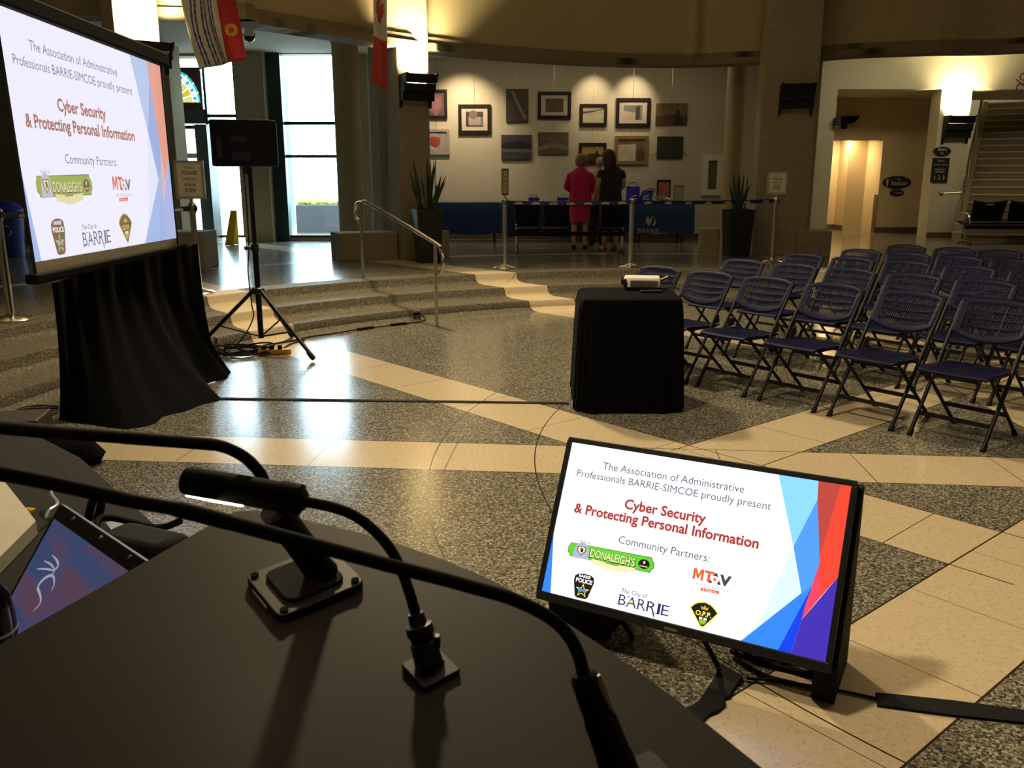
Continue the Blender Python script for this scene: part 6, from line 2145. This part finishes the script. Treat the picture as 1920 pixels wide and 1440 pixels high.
# microphone nearest the camera
c = PL(1176, 1500)
t = thing('gooseneck_microphone', 'gooseneck microphone nearest the viewer, its stem crossing the whole lectern', 'microphone', c)
Yh = c.y
h0, h1 = c + ln * 0.009, AT(1092, 1262, Yh + 0.012)
mb = MB()
axh = (h1 - h0)
mb.tube([h0, h0 + axh * 0.02, h0 + axh * 0.30, h0 + axh * 0.32, h0 + axh * 0.62, h0 + axh * 0.64, h0 + axh * 0.97, h1], [0.0165, 0.0155, 0.0148, 0.0140, 0.0132, 0.0122, 0.0110, 0.0078], 'matte_black', 20)
mb.build('plug_body', t)
mb = MB()
e = axh.normalized()
p = h0 + axh * 0.93 + Vector((0.012, -0.004, 0))
mb.tube([p - e * 0.020, p, p + e * 0.008], [0.003, 0.004, 0.002], 'pewter', 8)
mb.build('latch', t)
mb = MB()
plate(mb, c + Vector((0.01, 0, 0)) + ln * 0.0005, 0.036, 0.032, R(30), 0.006, 'black', 0.2)
mb.build('flange', t, smooth=False)
gp = [h1 - e * 0.004, AT(1084, 1226, Yh + 0.014), AT(1062, 1187, Yh + 0.015), AT(1023, 1153, Yh + 0.015), AT(958, 1122, Yh + 0.012), AT(893, 1103, Yh + 0.008), AT(824, 1084, Yh), AT(737, 1062, Yh - 0.01), AT(633, 1034, Yh - 0.025), AT(528, 1006, Yh - 0.035), AT(424, 978, Yh - 0.045)]
mb = MB()
mb.tube(spline(gp, 6), 0.0052, 'matte_black', 12)
mb.build('gooseneck', t)
mb = MB()
gq = [AT(428, 979, Yh - 0.044), AT(338, 956, Yh - 0.055), AT(255, 941, Yh - 0.062), AT(192, 927, Yh - 0.07), AT(96, 906, Yh - 0.078), AT(0, 887, Yh - 0.085), AT(-120, 866, Yh - 0.095)]
mb = MB()
mb.tube(spline(gq, 5), [0.0056] * 6 + [0.0048] * 25, 'matte_black', 12)
mb.build('upper_tube', t)
# reading lamp between them
c = PL(808, 1258)
t = thing('gooseneck_lamp', 'lit gooseneck reading lamp between the two microphones', 'lamp', c)
mb = MB()
plate(mb, c + ln * 0.0005, 0.0205, 0.0205, R(38), 0.005, 'black', 0.12)
mb.build('flange', t, smooth=False, bevel=0.001)
l1 = AT(779, 1150, c.y + 0.010)
axl = l1 - c
mb = MB()
mb.tube([c + ln * 0.004, c + axl * 0.12, c + axl * 0.50, c + axl * 0.52, c + axl * 0.63, c + axl * 0.65, c + axl * 0.80, c + axl * 0.82, l1], [0.0145, 0.0135, 0.0128, 0.0105, 0.0120, 0.0132, 0.0128, 0.0085, 0.0075], 'black', 20)
mb.build('plug_body', t)
mb = MB()
p = c + axl * 0.52 + Vector((0.0135, 0, 0))
mb.box(p, (0.006, 0.008, 0.012), 'black')
mb.build('latch', t, smooth=False, bevel=0.001)
Yl = c.y
gp = [l1 - axl.normalized() * 0.003, AT(768, 1112, Yl + 0.015), AT(752, 1068, Yl + 0.018), AT(732, 1030, Yl + 0.022), AT(705, 998, Yl + 0.026), AT(668, 969, Yl + 0.030), AT(630, 953, Yl + 0.032), AT(596, 945, Yl + 0.034), AT(568, 940, Yl + 0.036)]
mb = MB()
mb.tube(spline(gp, 6), 0.0052, 'matte_black', 12)
mb.build('gooseneck', t)
e0, e1 = AT(566, 938, Yl + 0.036), AT(345, 900, Yl + 0.055)
ex = (e1 - e0)
mb = MB()
mb.tube([e0 - ex * 0.03, e0, e0 + ex * 0.01, e0 + ex * 0.17, e0 + ex * 0.18, e0 + ex * 0.94, e0 + ex * 0.985, e1], [0.009, 0.0115, 0.0150, 0.0160, 0.0145, 0.0142, 0.0130, 0.008], 'matte_black', 20)
mb.build('lamp_head', t)
mb = MB()
b0, b1 = AT(456, 944, Yl + 0.040), AT(351, 924, Yl + 0.050)
mb.tube([b0, b0.lerp(b1, 0.5), b1], [0.0032, 0.0040, 0.0034], 'lamp_on', 10)
mb.build('lamp_tube', t)
mb = MB()
mb.ball(AT(351, 905, e1.y - 0.011), 0.004, 'red_led', nu=8, nv=6)
mb.build('indicator', t)
light('reading_lamp', 'AREA', b0.lerp(b1, 0.5) - up * 0.006, 0.02, (1.0, 0.62, 0.36), c, shape='RECTANGLE', size=0.06, size_y=0.01)

# ---------------------------------------------------------------- side table with the laptop and bags
TT = 0.74
q = [G(334, 1024, TT), G(150, 858, TT), G(60, 812, TT), G(-330, 830, TT), G(-330, 1400, TT), G(60, 1400, TT)]
t = thing('side_table', 'low table under black cloth to the left of the lectern', 'table', (-1.3, 2.0, 0))
mb = MB()
mb.prism([(p.x, p.y) for p in [Vector((-1.2, 1.9, 0)) + (p - Vector((-1.2, 1.9, TT))) * 0.92 for p in q]], TT - 0.04, TT - 0.008, 'wood')
mb.build('tabletop', t, smooth=False)
cq = Vector((-1.2, 1.9, TT))
for p in (q[0], q[2], q[3], q[4]):
    p = cq + (p - cq) * 0.8
    mb = MB()
    mb.cyl((p.x, p.y, 0.001), (p.x, p.y, TT - 0.04), 0.016, 'black_metal', n=8)
    mb.build('leg', t)
mb = MB()
n = len(q)
dense = []
for i in range(n):
    for k in range(10):
        dense.append(q[i].lerp(q[(i + 1) % n], k / 10))
m_ = len(dense)
vs = []
for r, (dz, f_) in enumerate(((0.0, 1.0), (-0.02, 1.01), (-0.35, 1.02), (-TT + 0.01, 1.03))):
    for i, p in enumerate(dense):
        w_ = 1 + (0.012 * math.sin(i * 1.9) if r > 1 else 0)
        pp = cq + (p - cq) * (f_ * w_)
        vs.append((pp.x, pp.y, TT + dz))
mb.add(vs, [tuple(range(m_))] + [(r * m_ + i, r * m_ + (i + 1) % m_, (r + 1) * m_ + (i + 1) % m_, (r + 1) * m_ + i) for r in range(3) for i in range(m_)], mat('charcoal_cloth', (0.018, 0.016, 0.015), 0.95, var=0.3, scale=40))
tag(mb.build('tablecloth'), 'charcoal cloth over the side table left of the lectern', 'tablecloth')
# laptop
lTL = G(112, 943, 0.985)
lTR_ = G(345, 1098, 0.985)
lr = (lTR_ - lTL).normalized()
lTR_ = lTL + lr * 0.40
dn = (AT(-10, 1052, lTL.y + 0.02) - lTL)
dn = (dn - lr * dn.dot(lr)).normalized()
LH = 0.265
lP = lambda u, v, k=0.0: lTL + lr * (0.40 * u) + dn * (LH * v) + lnrm * k
lnrm = lr.cross(dn).normalized()
if lnrm.z < 0: lnrm = -lnrm
t = thing('laptop', 'open black laptop with a blue and violet desktop, left of the lectern', 'laptop', (lTL.x, lTL.y, TT))
mb = MB()
mb.slab([lP(0, 0), lP(1, 0), lP(1, 1), lP(0, 1)], -lnrm, 0.014, 'black')
mb.build('lid', t, smooth=False, bevel=0.003)
k = NT('laptop_desktop')
tc_ = k.n('ShaderNodeTexCoord')
nz = k.n('ShaderNodeTexNoise')
nz.inputs['Scale'].default_value = 5.5
nz.inputs['Detail'].default_value = 2
mp = k.n('ShaderNodeMapping')
mp.inputs['Scale'].default_value = (1.2, 1.2, 4.0)
mp.inputs['Rotation'].default_value = (0.4, 0.5, 0.6)
k.l(tc_.outputs['Object'], mp.inputs[0])
k.l(mp.outputs[0], nz.inputs['Vector'])
rp = k.n('ShaderNodeValToRGB')
while len(rp.color_ramp.elements) < 4:
    rp.color_ramp.elements.new(0.5)
for e_, (p_, c_) in zip(rp.color_ramp.elements, [(0.30, srgb(84, 78, 122)), (0.44, srgb(60, 82, 124)), (0.56, srgb(86, 78, 116)), (0.66, srgb(104, 74, 96))]):
    e_.position, e_.color = p_, c_
k.l(nz.outputs['Fac'], rp.inputs[0])
k.l(rp.outputs[0], k.b.inputs['Emission Color'])
k.b.inputs['Emission Strength'].default_value = 0.66
k.b.inputs['Base Color'].default_value = (0.02, 0.02, 0.03, 1)
mb = MB()
mb.slab([lP(0.035, 0.105, 0.001), lP(0.965, 0.105, 0.001), lP(0.965, 0.94, 0.001), lP(0.035, 0.94, 0.001)], lnrm, 0.0006, k.m)
M['desk_mark'] = emit('desktop_emblem', srgb(178, 172, 190), 0.8)
def LQ(x, y):
    d = ray(x, y)
    o = lP(0, 0, 0.002)
    t_ = (o - Vector((0, 0, H))).dot(lnrm) / d.dot(lnrm)
    return Vector((0, 0, H)) + d * t_
def ribbon(pts, wd):
    pts = spline([LQ(x / 3.131, 760 + y / 3.131) for x, y in pts], 6)
    for i in range(len(pts) - 1):
        a, b = pts[i], pts[i + 1]
        s_ = (b - a).cross(lnrm).normalized()
        f = lambda q: wd * max(0.12, math.sin(math.pi * min(1, (q + 0.6) / len(pts))) ** 0.7)
        mb.add([a - s_ * f(i), a + s_ * f(i), b + s_ * f(i + 1), b - s_ * f(i + 1)], [(0, 1, 2, 3)], 'desk_mark')
ribbon([(300, 1092), (318, 1045), (308, 1000), (262, 1015), (222, 1065), (235, 1110), (236, 1160), (190, 1212)], 0.0030)
ribbon([(306, 1002), (322, 966), (342, 940), (330, 905), (304, 878)], 0.0024)
ribbon([(322, 968), (300, 935), (258, 912)], 0.0018)
ribbon([(320, 972), (280, 962), (215, 960)], 0.0018)
mb.build('display', t, smooth=False)
for u in (0.20, 0.50, 0.78):
    mb = MB()
    mb.cyl(lP(u, 0.035, 0.0), lP(u, 0.035, 0.003), 0.0035, 'white' if u == 0.5 else 'pewter', n=10)
    mb.build('bumper', t)
mb = MB()
hb = lP(0, 1)
bd = Vector((dn.x, dn.y, 0)).normalized()
fwd = -bd if False else bd
z0_ = TT + 0.004
o0 = Vector((hb.x, hb.y, max(z0_, hb.z - 0.02)))
mb.slab([o0, o0 + lr * 0.40, o0 + lr * 0.40 + bd * 0.26, o0 + bd * 0.26], up, -0.0 + 0.02, 'black')
mb.build('keyboard_deck', t, smooth=False, bevel=0.003)
mb = MB()
mb.slab([Vector((p.x, p.y, z0_ - 0.003)) for p in (o0 + lr * 0.03, o0 + lr * 0.37, o0 + lr * 0.37 + bd * 0.24, o0 + lr * 0.03 + bd * 0.24)], up, max(0.01, o0.z - z0_ + 0.002), 'matte_black')
mb.build('dock', t, smooth=False)
# paper sheets, pouch, box, bottle, coil
mb = MB()
pz = TT + 0.03
q = [G(-60, 905, pz), G(10, 908, pz), G(68, 981, pz), G(-20, 1070, pz), G(-90, 1060, pz)]
mb.slab([p for p in q], up, 0.006, 'paper')
t2 = mb.build('paper_sheet', None, smooth=False)
mb = MB()
mb.prism([(p.x, p.y) for p in q], TT + 0.002, pz - 0.001, 'paper')
mb.build('sheet_stack', t2, smooth=False)
tag(t2, 'stack of pale paper at the left edge behind the laptop', 'paper')
c = G(268, 1030, TT + 0.05)
t = thing('camera_pouch', 'black padded pouch lying between the laptop and the lectern', 'bag', (c.x, c.y, TT))
mb = MB()
mb.box((c.x, c.y, TT + 0.045), (0.20, 0.115, 0.085), 'matte_black', Matrix.Rotation(R(-24), 3, 'Z'))
mb.build('body', t, bevel=0.028)
mb = MB()
mb.tube(spline([Vector((c.x - .1, c.y, TT + .06)), Vector((c.x - .12, c.y + .08, TT + .09)), Vector((c.x - .02, c.y + .12, TT + .05)), Vector((c.x + .06, c.y + .06, TT + .09))], 6), 0.008, 'matte_black', 8)
mb.build('strap', t)
mb = MB()
q = [G(198, 984, TT + 0.012), G(232, 976, TT + 0.012), G(246, 984, TT + 0.012), G(214, 1004, TT + 0.012)]
mb.slab(q, up, 0.006, 'wet')
tag(mb.build('white_card', None, smooth=False), 'small white card beside the black pouch', 'card')
mb = MB()
mb.box(G(276, 1046, TT + 0.02), (0.06, 0.03, 0.03), 'yellow', Matrix.Rotation(R(-30), 3, 'Z'))
tag(mb.build('yellow_tape_roll', None, smooth=False, bevel=0.008), 'small yellow block half hidden by the lectern edge', 'box')
mb = MB()
mb.box(G(56, 957, TT + 0.012), (0.03, 0.015, 0.012), 'yellow', Matrix.Rotation(R(-20), 3, 'Z'))
tag(mb.build('yellow_tag', None, smooth=False, bevel=0.004), 'small yellow tag beside the stack of pale paper', 'tag')
cable('headset_cable', 'thin grey cable looping over the laptop\'s upper corner', [G(100, 905, TT + .05), G(96, 925, TT + .04), G(108, 944, TT + .03), G(92, 958, TT + .03), G(86, 972, TT + .02)], 0.0045, 'cable', 'wet')
cable('strap_loop', 'black strap standing in a loop behind the laptop', [G(165, 975, TT + .01), G(172, 945, TT + .06), G(180, 925, TT + .10), G(190, 945, TT + .06), G(182, 975, TT + .01)], 0.010, 'strap')
c = G(-8, 1215, TT)
c = Vector((AT(-24, 1160, 1.05).x, 1.05, TT))
t = thing('water_bottle', 'dark bottle with white rings at the lower left edge', 'bottle', c)
mb = MB()
zb = AT(5, 1195, 1.05).z
mb.lathe([(0.030, TT + 0.003), (0.034, TT + 0.02), (0.034, zb + 0.03), (0.030, zb + 0.06), (0.016, zb + 0.085), (0.015, zb + 0.10)], (c.x, c.y, 0), 'lens', 24)
mb.build('body', t)
mb = MB()
for z in (zb - 0.005, zb + 0.008):
    mb.lathe([(0.0343, z), (0.0348, z + 0.001), (0.0348, z + 0.003), (0.0343, z + 0.004)], (c.x, c.y, 0), 'wet', 24)
mb.build('rings', t)
# dark heap and case on the floor beyond the side table
c = G(150, 862)
t = thing('black_backpack', 'black backpack slumped on the floor beyond the side table', 'bag', (c.x, c.y, 0))
mb = MB()
c2 = Vector((c.x - 0.16, c.y - 0.05, 0))
mb.loft([(c2 + up * 0.002, .30, .16), (c2 + up * .05, .33, .18), (c2 + up * .11, .28, .14), (c2 + up * .15, .17, .09), (c2 + up * .17, .07, .04)], 'black_cloth', 22)
mb.build('body', t)
mb = MB()
mb.loft([(c2 + Vector((.12, -.2, .002)), .16, .08), (c2 + Vector((.12, -.2, .06)), .17, .09), (c2 + Vector((.11, -.18, .10)), .12, .06)], 'matte_black', 18)
mb.build('pocket', t)
mb = MB()
mb.tube(spline([c2 + Vector((-.12, 0, .13)), c2 + Vector((-.05, -.03, .19)), c2 + Vector((.06, -.02, .19)), c2 + Vector((.1, 0, .13))], 6), 0.012, 'matte_black', 8)
mb.build('handle', t)
c = G(18, 842)
t = thing('equipment_case', 'low dark equipment case with two small white lights at the left edge', 'case', (c.x, c.y, 0))
mb = MB()
mb.box((c.x - 0.05, c.y + 0.1, 0.09), (0.42, 0.30, 0.176), mat('brown_black_case', (0.03, 0.024, 0.018), 0.6), Matrix.Rotation(R(12), 3, 'Z'))
mb.build('shell', t, smooth=False, bevel=0.012)
for z in (0.07, 0.11):
    mb = MB()
    mb.ball(Vector((c.x - 0.015, c.y - 0.058, z)), 0.007, 'white_led', nu=8, nv=6)
    mb.build('indicator', t)
